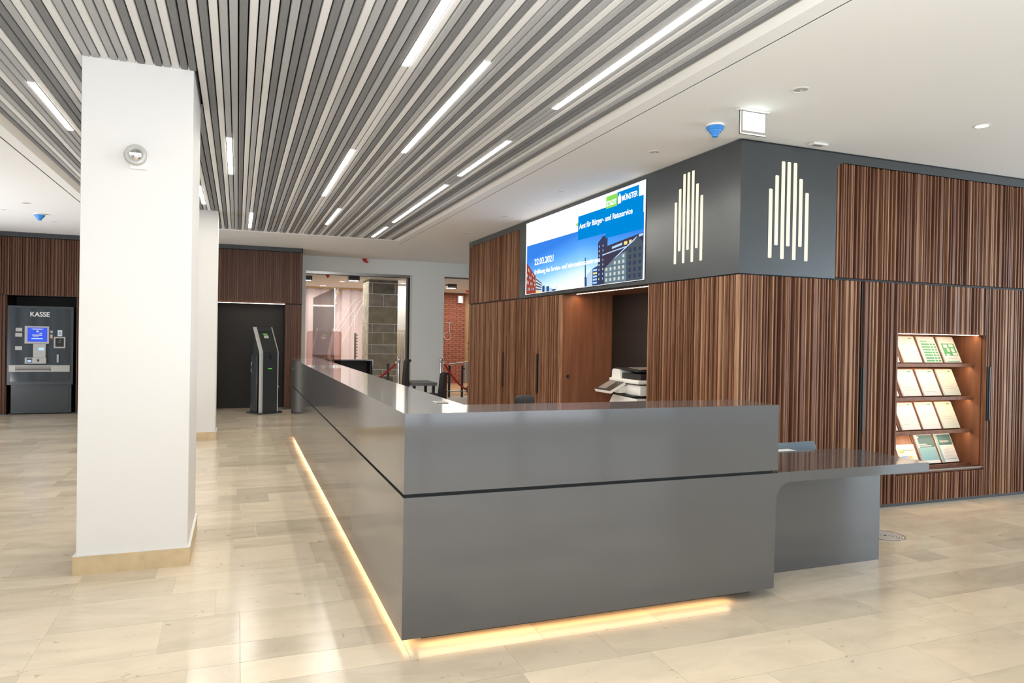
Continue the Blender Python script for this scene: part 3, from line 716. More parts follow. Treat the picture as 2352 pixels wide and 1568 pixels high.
rc(b, 'tv_green', .746, .824, .829, .963, .011); rc(b, 'tv_green', .510, .527, .743, .775, .010)
shape(b, 'tv_white', [(.829, .842), (.850, .842), (.850, .918), (.844, .928), (.844, .940), (.840, .950), (.836, .940), (.836, .928), (.829, .918)], .012)
b.done('colour_blocks', parent=tv)
def tvt(body, u, v, hv, wu, bold=.0):
    h = hv*(TZ1-TZ0)/.7
    o = text('lettering', body, 'tv_white', h, uv(u, v, .013), FACE_X, 1.0, None, 'LEFT', bold)
    xs = [vv.co.y for vv in o.data.vertices]; wd = max(xs)-min(xs); y_start = max(xs)
    k = wu*(TY0-TY1)/wd; ys = uv(u, v)[1]
    for vv in o.data.vertices: vv.co.y = ys-(y_start-vv.co.y)*k
    o.data.transform(Matrix.Translation(-parent_loc(tv))); o.parent = tv
tvt('STADT', .752, .852, .056, .066, .002); tvt('MÜNSTER', .856, .858, .058, .101, .001)
tvt('Amt für Bürger- und Ratsservice', .539, .696, .062, .388, .001)
tvt('22.03.2021', .110, .387, .082, .197, .0015)
tvt('Eröffnung des Service- und Informationszentrums', .112, .262, .058, .596, .001)

# ================================================================== COUNTER
dk = empty('reception_counter', (.768, 3.414, 0), 'long angular dark grey reception counter with low side table and glowing base', 'counter')
X0, Y0 = .768, 3.414
B().m('desk_grey').prism([(X0, Y0), (3.068, Y0), (3.068, 3.80), (1.19, 3.80), (1.19, 10.80), (X0, 10.80)], 'z', .776, 1.172).done('upper_block', parent=dk)
B().m('desk_grey').box(X0, 1.925, 10.8005, 11.22, 1.154, 1.172).box(X0, X0+.03, 10.8005, 11.22, .776, 1.1395).box(1.908, 1.925, 10.8005, 11.22, 0, 1.1535).box(X0+.031, 1.8945, 11.19, 11.22, 0, 1.1395).done('far_leg', parent=dk)
B().m('black').prism([(X0+.02, Y0+.02), (3.05, Y0+.02), (3.05, 3.78), (1.17, 3.78), (1.17, 11.2), (X0+.02, 11.2)], 'z', .7585, .7755).done('shadow_joint', parent=dk)
pan = [(X0, .06), (3.052, .06), (3.058, .60)]+[(3.165-.107*math.cos(R(a)), .592+.107*math.sin(R(a))) for a in (10, 20, 30, 40, 50, 60, 70, 80, 90)]+[(3.1655, .7615), (3.07, .7615), (3.07, .758), (X0, .758)]
B().m('desk_grey').prism(pan, 'y', Y0, Y0+.024).done('front_panel', parent=dk)
B().m('desk_grey').prism([(X0, Y0+.0245), (3.03, Y0+.0245), (3.03, 3.775), (1.17, 3.775), (1.17, 11.22), (X0, 11.22)], 'z', .06, .758).done('lower_block', parent=dk)
shp = [(3.166, Y0), (4.345, Y0)]+[(4.345, 3.87)]+arc(4.175, 3.89, .17, 0, 90, 8)+[(3.035, 4.06), (3.035, Y0+.0245), (3.166, Y0+.0245)]
B().m('desk_grey').prism(shp, 'z', .700, .762).done('side_table', parent=dk)
B().m('desk_grey').box(3.035, 4.325, 3.78, 3.805, .0, .6995).done('side_panel', parent=dk)
pl = .13
B().m('black').prism([(X0+pl, Y0+pl), (2.98, Y0+pl), (2.98, 3.72), (1.12, 3.72), (1.12, 11.1), (X0+pl, 11.1)], 'z', 0, .0595).done('plinth', parent=dk)
B().m('led_warm').box(X0+.035, X0+.043, Y0+.10, 11.15, .050, .0595).done('base_light', parent=dk)
B().m('led_warm').box(X0+.10, 2.75, Y0+.035, Y0+.043, .050, .0595).done('base_light', parent=dk)
l = area('base_glow', (.052-.0, 3.85, .045), (0, R(8), 0), .05, 7.6, 6, (1, .62, .32)); l.parent = dk
l = area('base_glow', (1.05, .052, .045), (R(-8), 0, 0), 1.9, .05, 1.7, (1, .62, .32)); l.parent = dk
B().m('steel').box(1.06, 1.13, 3.90, 4.02, 1.1722, 1.176, .002, 1).done('flush_socket_lid', parent=dk)
B().m('soft_black').box(X0+.031, 1.8945, 11.16, 11.1895, .2, 1.139).box(1.885, 1.8945, 10.81, 11.159, .2, 1.139).box(X0+.031, X0+.04, 10.81, 11.159, .2, 1.139).done('leg_shade_sheets', parent=dk)  # black sheets added to give the open far leg its inner shade
# inner staff worktop + things
B().m('desk_grey').prism([(1.195, 3.805), (3.03, 3.805), (3.03, 4.062), (4.10, 4.062), (4.10, 4.35), (1.195, 4.35)], 'z', .715, .738).done('staff_worktop', parent=dk)
B().m('dark_plastic').box(4.0, 4.04, 4.30, 4.34, 0, .7145).box(1.9, 1.94, 4.30, 4.34, 0, .7145).done('worktop_leg', parent=dk)
t = empty('document_tray', (3.9, 4.2, .738), 'blue grey upright document tray behind the low side table', 'tray')
B().m('device_grey').prism([(3.60, .7385), (4.135, .7385), (4.108, .800), (3.60, .795)], 'y', 4.19, 4.21).done('tray_wall', parent=t)
B().m('device_grey').box(3.60, 4.09, 4.075, 4.189, .7385, .744).done('tray_floor', parent=t)
t = empty('paper_sheet', (3.8, 4.13, .744), 'white paper lying in the blue grey tray', 'paper')
B().m('paper').box(3.62, 3.84, 4.085, 4.17, .7445, .757).done('sheets', parent=t)

# acrylic guards
def pane(b, pts, ax, a0, a1): (b if b.mats else b.m('clear_acrylic')).prism(pts, ax, a0, a1)
r = empty('acrylic_screen', (.95, 8.45, 1.172), 'clear acrylic hygiene screen with rounded corners across the counter top', 'screen')
b = B(); b.m('acrylic_brown_reflection'); pane(b, [(.74, 1.19), (.74, 1.545)]+arc(.77, 1.555, .03, 180, 90, 5)+arc(1.10, 1.555, .03, 90, 0, 5)+[(1.13, 1.19)], 'y', 8.448, 8.453); b.done('pane', parent=r)
B().m('clear_acrylic').box(.80, .84, 8.40, 8.50, 1.1725, 1.1895).box(1.065, 1.105, 8.40, 8.50, 1.1725, 1.1895).done('foot', parent=r)
r = empty('acrylic_screen', (1.05, 9.5, 1.172), 'tall clear acrylic side screen running along the counter with one bright upright edge', 'screen')
b = B(); pane(b, [(8.48, 1.173), (12.0-1.0, 1.173), (11.0, 2.09), (8.48, 2.09)], 'x', 1.048, 1.053); b.done('pane', parent=r)
B().m('chrome').box(1.0455, 1.0555, 8.4735, 8.4795, 1.173, 2.09).done('edge_profile', parent=r)

# counter chair
c = empty('office_chair', (2.12, 5.4, 0), 'dark office chair whose backrest top shows above the front counter', 'chair')
B().m('black_fabric').box(2.04, 2.21, 5.15, 5.235, .80, 1.098, .041, 4).done('backrest', parent=c, smooth=True)
B().m('black_fabric').box(1.90, 2.36, 5.22, 5.66, .46, .54, .03, 3).done('seat', parent=c, smooth=True)
B().m('dark_plastic').cyl((2.12, 5.42, .09), .03, .37).box(2.09, 2.15, 5.20, 5.26, .5, .85).done('column', parent=c)
for k in range(5):
    a = R(72*k+18); B().m('dark_plastic').tube([(2.12, 5.42, .10), (2.12+.28*math.cos(a), 5.42+.28*math.sin(a), .06)], .018).ball((2.12+.28*math.cos(a), 5.42+.28*math.sin(a), .028), .028, 8).done('caster_leg', parent=c)

# ================================================================== PRINTER
pr = empty('photocopier', (4.43, 7.25, 0), 'white multifunction copier with tilted touch panel standing in the niche', 'printer')
def pb(name, mt, *a, bev=.008, **k): return B().m(mt).box(*a, bev, 2).done(name, parent=pr, smooth=True)
pb('cabinet', 'white_plastic', 4.16, 4.70, 6.85, 7.42, .02, .80)
pb('paper_drawer', 'white_plastic', 4.140, 4.159, 6.88, 7.38, .12, .40); pb('paper_drawer', 'white_plastic', 4.140, 4.159, 6.88, 7.38, .42, .70)
B().m('white_plastic').prism([(7.44, .80), (6.82, .80), (6.82, .885), (7.36, .900)], 'x', 4.14, 4.70).done('output_base', parent=pr)
B().m('dark_plastic').box(4.135, 4.66, 6.86, 7.28, .902, .917).done('output_slot', parent=pr)
B().m('white_plastic').box(4.18, 4.70, 6.82, 7.30, .918, 1.035, .01, 2).done('body', parent=pr, smooth=True)
B().m('dark_plastic').box(4.20, 4.70, 6.83, 7.29, 1.036, 1.048).done('scanner_gap', parent=pr)
B().m('white_plastic').box(4.14, 4.70, 6.80, 7.46, 1.049, 1.092, .01, 2).done('scanner_bed', parent=pr, smooth=True)
B().m('white_plastic').prism([(7.45, 1.093), (7.44, 1.15)]+arc(7.40, 1.155, .045, 0, 90, 6)+[(7.30, 1.198), (7.25, 1.19), (7.24, 1.093)], 'x', 4.17, 4.68).done('document_feeder', parent=pr, smooth=True)
B().m('dark_plastic').box(4.19, 4.68, 6.82, 7.239, 1.093, 1.16).done('feeder_recess', parent=pr)
B().m('dark_plastic').sheet([(4.18, 7.40, 1.2005), (4.66, 7.40, 1.2005), (4.66, 6.86, 1.185), (4.18, 6.86, 1.185)], (0, 0, 1), .012).done('feeder_tray', parent=pr)
B().m('grey_plastic').sheet([(4.30, 7.28, 1.214), (4.66, 7.28, 1.214), (4.66, 6.84, 1.232), (4.24, 6.90, 1.205)], (0, 0, 1), .006).done('tray_flap', parent=pr)
b = B().m('white_plastic').sheet([(3.955, 7.47, .955), (4.15, 7.47, 1.060), (4.15, 7.10, 1.060), (3.955, 7.10, .955)], (.45, 0, -1), .03); cp = b.done('control_panel', parent=pr)
B().m('dark_plastic').sheet([(3.957, 7.465, .9575), (4.145, 7.465, 1.0588), (4.145, 7.105, 1.0588), (3.957, 7.105, .9575)], (-.5, 0, 1), .003).done('panel_frame', parent=cp)
B().m('grey_plastic').sheet([(3.980, 7.43, .974), (4.125, 7.43, 1.0521), (4.125, 7.25, 1.0521), (3.980, 7.25, .974)], (-.5, 0, 1), .003).done('touch_display', parent=cp)
B().m('white_plastic').box(4.09, 4.19, 7.12, 7.24, .93, 1.02, .01, 2).done('panel_arm', parent=pr, smooth=True)

# ================================================================== FAR LEFT WALL (y = 15.05)
YK = 15.05
b = B().m('soft_black')
b.box(-5, -3.90, YK+.05, 15.9, 0, 3.27).box(-3.90, -2.74, 15.75, 15.9, 0, 2.2).box(-2.74, -.40, YK+.05, 15.9, 0, 3.27).box(-3.90, -2.74, YK+.05, 15.9, 2.15, 3.27)
b.box(-.40, .885, 15.55, 15.9, 0, 2.2).box(-.40, .885, YK+.05, 15.9, 2.14, 3.27).box(.89, 1.19, YK+.05, 16.3, 0, 3.27)
b.box(-3.9, -3.88, YK+.05, 15.9, 0, 2.15)
b.done('wall_kiosk', kind='structure')
def farfins(parent, x0, x1, z0, z1, seed):
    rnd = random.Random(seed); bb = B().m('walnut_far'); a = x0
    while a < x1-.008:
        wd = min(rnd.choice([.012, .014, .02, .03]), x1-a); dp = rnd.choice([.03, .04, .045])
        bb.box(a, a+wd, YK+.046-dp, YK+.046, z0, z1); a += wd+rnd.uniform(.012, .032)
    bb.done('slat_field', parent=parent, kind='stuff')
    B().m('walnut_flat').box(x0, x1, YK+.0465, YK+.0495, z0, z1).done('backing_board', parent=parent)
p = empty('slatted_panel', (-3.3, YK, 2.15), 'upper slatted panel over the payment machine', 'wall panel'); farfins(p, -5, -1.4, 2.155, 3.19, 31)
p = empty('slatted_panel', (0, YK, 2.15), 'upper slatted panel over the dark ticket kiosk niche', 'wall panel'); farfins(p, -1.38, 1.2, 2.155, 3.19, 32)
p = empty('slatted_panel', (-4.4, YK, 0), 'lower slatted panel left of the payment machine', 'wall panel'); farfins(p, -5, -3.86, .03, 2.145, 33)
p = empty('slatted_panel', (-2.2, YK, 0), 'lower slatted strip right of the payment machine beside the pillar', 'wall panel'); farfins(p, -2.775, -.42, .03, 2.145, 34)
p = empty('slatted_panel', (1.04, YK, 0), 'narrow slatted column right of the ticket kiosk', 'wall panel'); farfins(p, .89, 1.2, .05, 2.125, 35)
B().m('band_grey').box(-5, 1.215, YK-.01, YK+.045, 3.20, 3.275).box(1.2005, 1.215, YK-.01, 16.29, 2.14, 3.275).done('trim_8', kind='structure')
B().m('band_grey').box(-5, -3.86, YK+.02, YK+.05, 0, .028).box(-2.775, -.42, YK+.02, YK+.05, 0, .028).box(.87, 1.19, YK+.02, YK+.05, 0, .045).done('baseboard_kiosk', kind='structure')
B().m('walnut_flat').box(1.201, 1.214, YK+.05, 16.29, 0, 2.139).done('trim_9', kind='structure')
B().m('dark_brown').box(-.398, .884, 15.53, 15.549, 0, 2.14).done('trim_10', kind='structure')
r = empty('niche_light', (.25, YK, 2.13), 'thin light strip under the top edge of the ticket kiosk niche', 'light')
B().m('led_soft').box(-.39, .88, YK+.02, YK+.04, 2.130, 2.14).done('diffuser', parent=r)
l = area('strip_glow', (0, .06, -.012), (0, 0, 0), 1.2, .02, 1.6, (1, .75, .5)); l.parent = r
# payment machine
k = empty('payment_machine', (-3.33, YK, 0), 'dark grey payment machine lettered KASSE with blue screen in a black niche', 'machine')
def kb(name, mt, *a, bev=0, sm=False): return B().m(mt).box(*a, bev).done(name, parent=k, smooth=sm)
kb('base', 'machine_grey', -3.795, -2.855, YK+.06, 15.60, .02, .535)
kb('base_door', 'machine_grey', -3.745, -2.905, YK+.052, YK+.0595, .06, .50)
kb('body', 'machine_grey', -3.842, -2.822, YK+.0, 15.62, .54, 1.962)
kb('front_plate', 'machine_panel', -3.79, -2.87, YK-.010, YK-.0005, .60, 1.915)
kk = YK-.0105
def kz(x, y):  # layout taken on the machine front: x 0..1 across the body, y metres
    return x
def kr(name, mt, u0, u1, z0, z1, d=.012, y=None): return B().m(mt).box(-3.842+u0*1.02, -3.842+u1*1.02, (y or kk)-d, (y or kk), z0, z1, .0015, 1).done(name, parent=k)
kr('coin_tray', 'machine_silver', .03, .955, .775, .895, .012)
B().m('dark_plastic').box(-3.842+.13*1.02, -3.842+.66*1.02, kk-.0135, kk-.0125, .79, .872).done('tray_opening', parent=k)
B().m('grey_plastic').box(-3.842+.14*1.02, -3.842+.655*1.02, kk-.030, kk-.014, .79, .815).box(-3.842+.135*1.02, -3.842+.655*1.02, kk-.016, kk-.014, .83, .870).done('tray_lip', parent=k)
sf = kr('screen_frame', 'machine_silver', .265, .635, 1.285, 1.600, .03)
B().m('kasse_blue').box(-3.842+.31*1.02, -3.842+.605*1.02, kk-.032, kk-.0305, 1.32, 1.572).done('screen', parent=sf)
b = B().m('tv_white')
for u0, u1, z0, z1 in [(.37, .55, 1.548, 1.556), (.39, .53, 1.536, 1.542), (.445, .475, 1.49, 1.522), (.49, .53, 1.462, 1.478), (.38, .53, 1.43, 1.448), (.39, .48, 1.405, 1.414), (.37, .54, 1.365, 1.385)]:
    b.m('kasse_light' if z0 < 1.4 else 'tv_light').box(-3.842+u0*1.02, -3.842+u1*1.02, kk-.034, kk-.0325, z0, z1)
b.done('screen_content', parent=sf)
B().m('machine_silver').prism([(-3.842+.40*1.02, 1.283), (-3.842+.59*1.02, 1.283), (-3.842+.585*1.02, .93), (-3.842+.40*1.02, .93)], 'y', kk-.05, kk).done('card_terminal', parent=k)
B().m('kasse_light').box(-3.842+.485*1.02, -3.842+.565*1.02, kk-.052, kk-.0505, 1.165, 1.215).done('terminal_display', parent=k)
kr('receipt_unit', 'machine_silver', .28, .60, .925, 1.035, .07)
B().m('dark_plastic').box(-3.842+.31*1.02, -3.842+.39*1.02, kk-.072, kk-.0705, .945, 1.02).box(-3.842+.465*1.02, -3.842+.50*1.02, kk-.072, kk-.0705, .96, 1.005).done('receipt_slot', parent=k)
B().m('tv_bright').box(-3.842+.32*1.02, -3.842+.38*1.02, kk-.0735, kk-.0725, .955, .99).done('receipt_display', parent=k)
kr('note_frame', 'machine_silver', .705, .885, 1.205, 1.412, .02); B().m('black').box(-3.842+.73*1.02, -3.842+.86*1.02, kk-.022, kk-.0205, 1.232, 1.388).done('note_slot', parent=k)
B().m('machine_silver').box(-3.842+.775*1.02, -3.842+.815*1.02, kk-.024, kk-.0225, 1.31, 1.317).box(-3.842+.785*1.02, -3.842+.825*1.02, kk-.024, kk-.0225, 1.345, 1.352).done('note_mark', parent=k)
kr('sticker', 'paper', .76, .83, 1.425, 1.535, .003); B().m('print_blue').box(-3.842+.775*1.02, -3.842+.815*1.02, kk-.005, kk-.0035, 1.45, 1.505).done('sticker_print', parent=k)
kr('info_plate', 'machine_silver', .125, .225, 1.50, 1.565, .006); kr('info_plate', 'machine_silver', .12, .225, 1.405, 1.475, .006); kr('info_plate', 'machine_silver', .12, .225, 1.165, 1.235, .006)
kr('key_plate', 'machine_silver', .645, .685, 1.48, 1.525, .008); kr('key_plate', 'machine_silver', .645, .685, 1.38, 1.455, .008)
B().m('glow_red').box(-3.842+.652*1.02, -3.842+.68*1.02, kk-.0098, kk-.0085, 1.383, 1.40).done('indicator', parent=k)
B().m('machine_silver').box(-3.842+.755*1.02, -3.842+.782*1.02, kk-.02, kk, .945, 1.09).done('coin_slot', parent=k)
o = text('lettering', 'KASSE', 'paper', .118, (-3.842+.335*1.02, kk-.0015, 1.775), FACE_Y, 1.0, None, 'LEFT', .003)
xs = [v.co.x for v in o.data.vertices]; kx = (.295*1.02)/(max(xs)-min(xs))
for v in o.data.vertices: v.co.x = min(xs)*(1)+(v.co.x-min(xs))*kx
o.data.transform(Matrix.Translation(-parent_loc(k))); o.parent = k
# ticket kiosk
k = empty('ticket_kiosk', (.52, 14.6, 0), 'slim dark kiosk with silver side rails and tilted head in front of the black niche', 'kiosk')
k.location = (.433, 14.26, 0); k.rotation_euler.z = R(33)
def kd(b, name, smooth=False): return b.done(name, parent=k, rel=False, smooth=smooth)
def rail(x0, x1, d0, d1): return B().m('silver').prism([(d0, .03), (d0, 1.185), (d0+.215, 1.66), (d1+.215, 1.655), (d1, 1.17), (d1, .03)], 'x', x0, x1)
kd(rail(-.028, .014, -.012, .048), 'rail'); kd(rail(.346, .360, -.012, .016), 'rail')
kd(B().m('machine_grey').prism([(.0, .03), (.0, 1.187), (.216, 1.652), (.29, 1.61), (.30, 1.20), (.30, .03)], 'x', .0145, .3455), 'body')
sl_ = (.216, .465)
def hp(x, t, d=0): return (x, sl_[0]*t-d*.85, 1.187+sl_[1]*t+d*.52)
def hs(mt, nm, x0, x1, t0, t1, d, th=.004): kd(B().m(mt).sheet([hp(x0, t0, d), hp(x1, t0, d), hp(x1, t1, d), hp(x0, t1, d)], (0, -.85, .52), th), nm)
hs('machine_panel', 'display', .03, .33, .05, .80, .001); hs('black', 'display_rim', .03, .33, .805, .83, .001)
hs('glow_green', 'display_light', .12, .21, .70, .73, .006, .002); hs('paper_cream', 'ticket_note', .125, .225, .55, .66, .006, .002)
kd(B().m('black').box(.16, .205, -.005, -.0005, 1.05, 1.13), 'card_reader'); kd(B().m('glow_green').box(.14, .22, -.006, -.0005, .855, .870), 'slot_light')
kd(B().m('machine_grey').prism([(-.10, -.05), (.02, -.09), (.42, -.07), (.46, .02), (.42, .34), (-.08, .36)], 'z', 0, .028), 'foot_plate')
kd(B().m('machine_grey').box(-.045, -.0285, .08, .30, .03, 1.13, .01, 2), 'side_box', True)
kd(B().m('steel').tube([(-.045, .24, 1.00), (-.07, .24, .95), (-.07, .24, .82), (-.045, .24, .77)], .005), 'side_hook')
s = empty('wall_socket', (.80, 15.52, .44), 'small pale plate low on the dark niche wall right of the kiosk', 'socket')
B().m('silver').box(.74, .81, 15.515, 15.529, .42, .445).done('plate', parent=s)

# ================================================================== CEILING DEVICES
def downlight(x, y, r, label, lit=False, name='downlight', zc=ZC):
    e = empty(name, (x, y, zc), label, 'ceiling light')
    B().m('white_plastic').lathe((x, y, zc), [(r*.78, -.0005), (r*.80, -.004), (r, -.004), (r*1.0, -.0005)], 28).done('trim_ring', parent=e, smooth=True)
    B().m('spot_lit' if lit else 'recess_shade_grey').lathe((x, y, zc), [(r*.77, -.0007), (r*.60, -.0012 if lit else -.003), (.001, -.0014 if lit else -.0032)], 24).done('reflector', parent=e, smooth=True)
    if lit:
        l = area('lamp_glow', (0, 0, -.02), (0, 0, 0), r, r, 7, (1, .92, .8), 150); l.parent = e
    else:
        B().m('silver').cyl((x+.01, y, zc-.0075), r*.18, .004).done('bulb', parent=e)
downlight(3.567, 3.827, .06, 'round white downlight nearest the camera on the right ceiling')
downlight(5.447, 3.885, .06, 'lit downlight on the right ceiling above the brochure wall', True)
downlight(3.555, 5.632, .055, 'downlight before the corner sign, left of the blue capped detector')
downlight(3.54, 7.620, .055, 'downlight above the middle of the wall screen')
downlight(3.533, 9.515, .055, 'downlight above the left end of the wall screen')
downlight(3.546, 11.434, .055, 'last downlight above the far slatted panel')
downlight(3.518, 8.553, .025, 'tiny sprinkler disc between two downlights above the wall screen')
downlight(-2.74, 11.513, .06, 'faint round downlight on the left ceiling before the payment machine')
downlight(-2.778, 13.309, .045, 'small disc on the left ceiling behind the blue capped detector')
downlight(-3.2, 12.3, .03, 'tiny disc on the left ceiling left of the blue capped detector')
downlight(.0, 14.2, .03, 'tiny disc in the ceiling strip above the kiosk panel')
def detector(x, y, s, label, col='cap_blue', zc=ZC):
    e = empty('smoke_detector', (x, y, zc), label, 'detector')
    B().m('white_plastic').cyl((x, y, zc-.018), .062*s, .0175).done('base', parent=e)
    B().m(col).lathe((x, y, zc-.018), [(.060*s, -.0005), (.062*s, -.012), (.050*s, -.028), (.046*s, -.028), (.040*s, -.045), (.034*s, -.045), (.028*s, -.06), (.024*s, -.062), (.022*s, -.08), (.001, -.082)], 24).done('dust_cap', parent=e, smooth=True)
detector(3.538, 4.714, 1.15, 'smoke detector with blue dust cap beside the exit sign')
detector(-2.80, 12.50, 1.15, 'smoke detector with blue dust cap on the left ceiling')
e = empty('exit_sign', (3.58, 4.31, ZC), 'glowing square glass escape sign hanging from the right ceiling', 'sign')
ex = Vector((3.696-3.466, 4.305-4.319, 0)).normalized()
B().m('clear_acrylic').box(3.455, 3.700, 4.309, 4.319, 3.095, 3.270).done('glass_plate', parent=e)
B().m('exit_glass').box(3.482, 3.682, 4.3055, 4.3085, 3.125, 3.262).done('sign_face', parent=e)
B().m('exit_glass').box(3.455, 3.459, 4.3055, 4.3085, 3.10, 3.262).box(3.470, 3.690, 4.3055, 4.3085, 3.098, 3.104).done('glowing_edge', parent=e)
B().m('white_plastic').box(3.44, 3.715, 4.29, 4.335, 3.2705, 3.2805).done('mount_rail', parent=e)
e = empty('motion_sensor', (4.683, 4.80, ZC), 'flat small rectangular white sensor on the ceiling in front of the right sign', 'sensor')
B().m('white_plastic').box(4.60, 4.76, 4.76, 4.83, 3.262, 3.2805, .004).done('case', parent=e); B().m('grey_plastic').box(4.63, 4.72, 4.775, 4.815, 3.2595, 3.2615).done('lens', parent=e)
detector(2.65, 16.15, .95, 'detector with red cap high above the first opening of the far wall', 'cap_red')
e = empty('alarm_button', (2.72, YW, 3.21), 'tiny round red device on the far white wall', 'alarm'); B().m('cap_red').cyl((2.72, YW-.002, 3.205), .028, -.02, 'y').done('cap', parent=e)

# ================================================================== BACK ROOM
b = B().m('oak_floor').box(-1, 12, 17.4, 30, -.08, -.003).done('floor_hall', kind='structure')
ZB = 2.95
B().m('ceiling_white').box(-1, 12, YW+.25, 30, ZB, ZB+.1).done('ceiling_hall', kind='structure')
B().m('white_wall').box(-1.2, -1, YW+.25, 30, -.05, ZB).done('wall_hall_left', kind='structure')
B().m('white_wall').box(12, 12.2, YW+.25, 30, -.05, ZB).done('wall_hall_right', kind='structure')
B().m('white_wall').box(-1, 12, 30, 30.2, -.05, ZB).done('wall_hall_back', kind='structure')
area('hall_light', (2.6, 19.8, 2.90), (0, 0, 0), 4.0, 3.5, 98, (1, .97, .93))
area('hall_light', (6.6, 20.2, 2.90), (0, 0, 0), 3.5, 3.5, 95, (1, .95, .88))
# film sheet
f = empty('plastic_sheeting', (3, 22, 0), 'pinkish translucent dust sheeting hung across the hall behind the far opening', 'sheeting')
b = B().m('plastic_film'); N = 60
vs = []
for i in range(N+1):
    x = 0.6+(5.0-.6)*i/N; y = 22.0+.03*math.sin(i*.9)+.02*math.sin(i*2.3)
    vs.append((b.bm.verts.new((x, y, 0.0)), b.bm.verts.new((x, y-.05*math.sin(i*.4), ZB-.01))))
for i in range(N): b._f([vs[i][0], vs[i+1][0], vs[i+1][1], vs[i][1]])
b.done('film', parent=f, smooth=True)
B().m('tape').box(.6, 5.0, 21.93, 21.94, ZB-.035, ZB-.006).done('top_tape', parent=f)
b = B().m('film_fold').tube([(2.80, 21.86, 2.93), (2.62, 21.88, 2.3), (2.50, 21.88, 1.6), (2.42, 21.88, .9), (2.35, 21.88, 0.1)], .035, 6).tube([(2.72, 21.88, 2.93), (2.50, 21.88, 2.4), (2.38, 21.88, 1.5), (2.36, 21.88, .2)], .02, 6)
for t0, t1 in [(3.5, 2.55), (3.3, 2.5), (3.6, 2.9)]: b.tube([(t0, 21.9, 2.6), (t1, 21.9, 1.2)], .008, 5)
b.done('fold', parent=f, smooth=True)
for z in (2.75, 2.45, 2.1, 1.7, 1.2, .6): 
    x = 2.36+.45*(z/2.95)**1.5
    B().m('tape').sheet([(x-.03, 21.82, z-.02), (x+.07, 21.82, z+.02), (x+.06, 21.82, z+.06), (x-.04, 21.82, z+.02)], (0, 1, 0), .003).done('tape_patch', parent=f)
# stone pillar with blocks
sp = B().m('mortar').box(3.085, 3.80, 18.01, 18.95, 0, ZB-.002).done('wall_stone', kind='structure')
zz = [0, .17, .50, .66, 1.06, 1.29, 1.60, 1.82, 2.26, 2.58, 2.86, ZB-.004]
rnd = random.Random(3)
for i in range(len(zz)-1):
    js = [3.07, 3.82] if i in (0, 3, 7, 10) else ([3.07, 3.45, 3.82] if i % 3 == 2 else [3.07, 3.16+.02*rnd.random(), 3.74, 3.82])
    for a, c in zip(js[:-1], js[1:]): B().m(rnd.choice(['block_stone', 'block_stone', 'block_stone_dark', 'block_stone_brown'])).box(a+.008, c-.008, 18.001, 18.03, zz[i]+.009, zz[i+1]-.009).done('stone', parent=sp)
    js = [18.035, 18.45, 18.96] if i % 2 else [18.035, 18.7, 18.96]
    for a, c in zip(js[:-1], js[1:]): B().m('block_stone_light').box(3.077, 3.10, a+.006, c-.008, zz[i]+.008, zz[i+1]-.008).done('stone', parent=sp)
# radiator right of it
r = empty('radiator', (4.25, 19.3, 0), 'tall cream column radiator right of the stone pillar', 'radiator')
for i in range(7): B().m('radiator_cream').box(4.06+i*.07, 4.095+i*.07, 19.25, 19.31, .2, 1.62, .01, 1).done('fin', parent=r)
B().m('radiator_cream').box(4.04, 4.54, 19.262, 19.30, .12, .198).box(4.1, 4.13, 19.262, 19.30, 0, .119).box(4.45, 4.48, 19.262, 19.30, 0, .119).box(4.04, 4.54, 19.262, 19.30, 1.622, 1.68).done('header', parent=r)
B().m('white_wall').box(3.95, 5.1, 19.42, 19.6, 0, ZB-.003).done('wall_hall_stub', kind='structure')
r = empty('shelf_rail', (2.9, 18.9, 0), 'thin toothed metal rail standing left of the stone pillar', 'rail')
b = B().m('grey_plastic').box(2.88, 2.93, 19.0, 19.05, 0, 1.58)
for i in range(8): b.box(2.931, 2.97, 19.0, 19.03, .95+i*.08, .975+i*.08)
b.done('post', parent=r)
# brick wall with joints
br = B().m('brick_mortar').box(5.92, 6.98, 22.33, 23.0, 0, ZB-.003).box(5.2, 5.95, 22.6, 23.0, 0, ZB-.003).done('wall_brick', kind='structure')
bj = B().m('brick'); n = 0
for i in range(44):
    z = i*.0665+.006
    if z > ZB-.07: break
    x = 5.92-(.12 if i % 2 else 0)
    while x < 6.98:
        a = max(x, 5.92); c = min(x+.24, 6.98)
        if c-a > .02: bj.box(a+.005, c-.005, 22.30, 22.335, z, z+.057)
        x += .25
    y = 22.34-(.12 if i % 2 == 0 else 0)
    while y < 22.98:
        a = max(y, 22.34); c = min(y+.24, 22.99)
        if c-a > .02: bj.box(5.905, 5.925, a+.004, c-.004, z, z+.057)
        y += .25
bj.done('brick_field', parent=br, kind='stuff')
B().m('pale_wood').box(6.985, 9.5, 22.4, 22.6, 0, ZB-.003).done('wall_plywood', kind='structure')
r = empty('cable_loop', (6.3, 22.28, 1.5), 'white cable hanging in a loop on the brick wall', 'cable')
B().m('paper').tube([(6.43, 22.28, 1.97), (6.43, 22.28, 1.65)]+[(6.37+.12*math.cos(R(a)), 22.275, 1.53+.12*math.sin(R(a))) for a in range(60, -300, -30)], .008, 6).tube([(6.3, 22.28, 1.97), (6.55, 22.28, 1.97)], .006, 5).done('cable', parent=r)
r = empty('escape_sign', (6.62, 22.2, 2.75), 'small lit sign box high on the brick wall', 'sign')
B().m('white_plastic').box(6.70, 6.86, 22.20, 22.299, 2.62, 2.86).done('case', parent=r); B().m('exit_glass').box(6.71, 6.80, 22.197, 22.1995, 2.64, 2.84).done('face', parent=r)
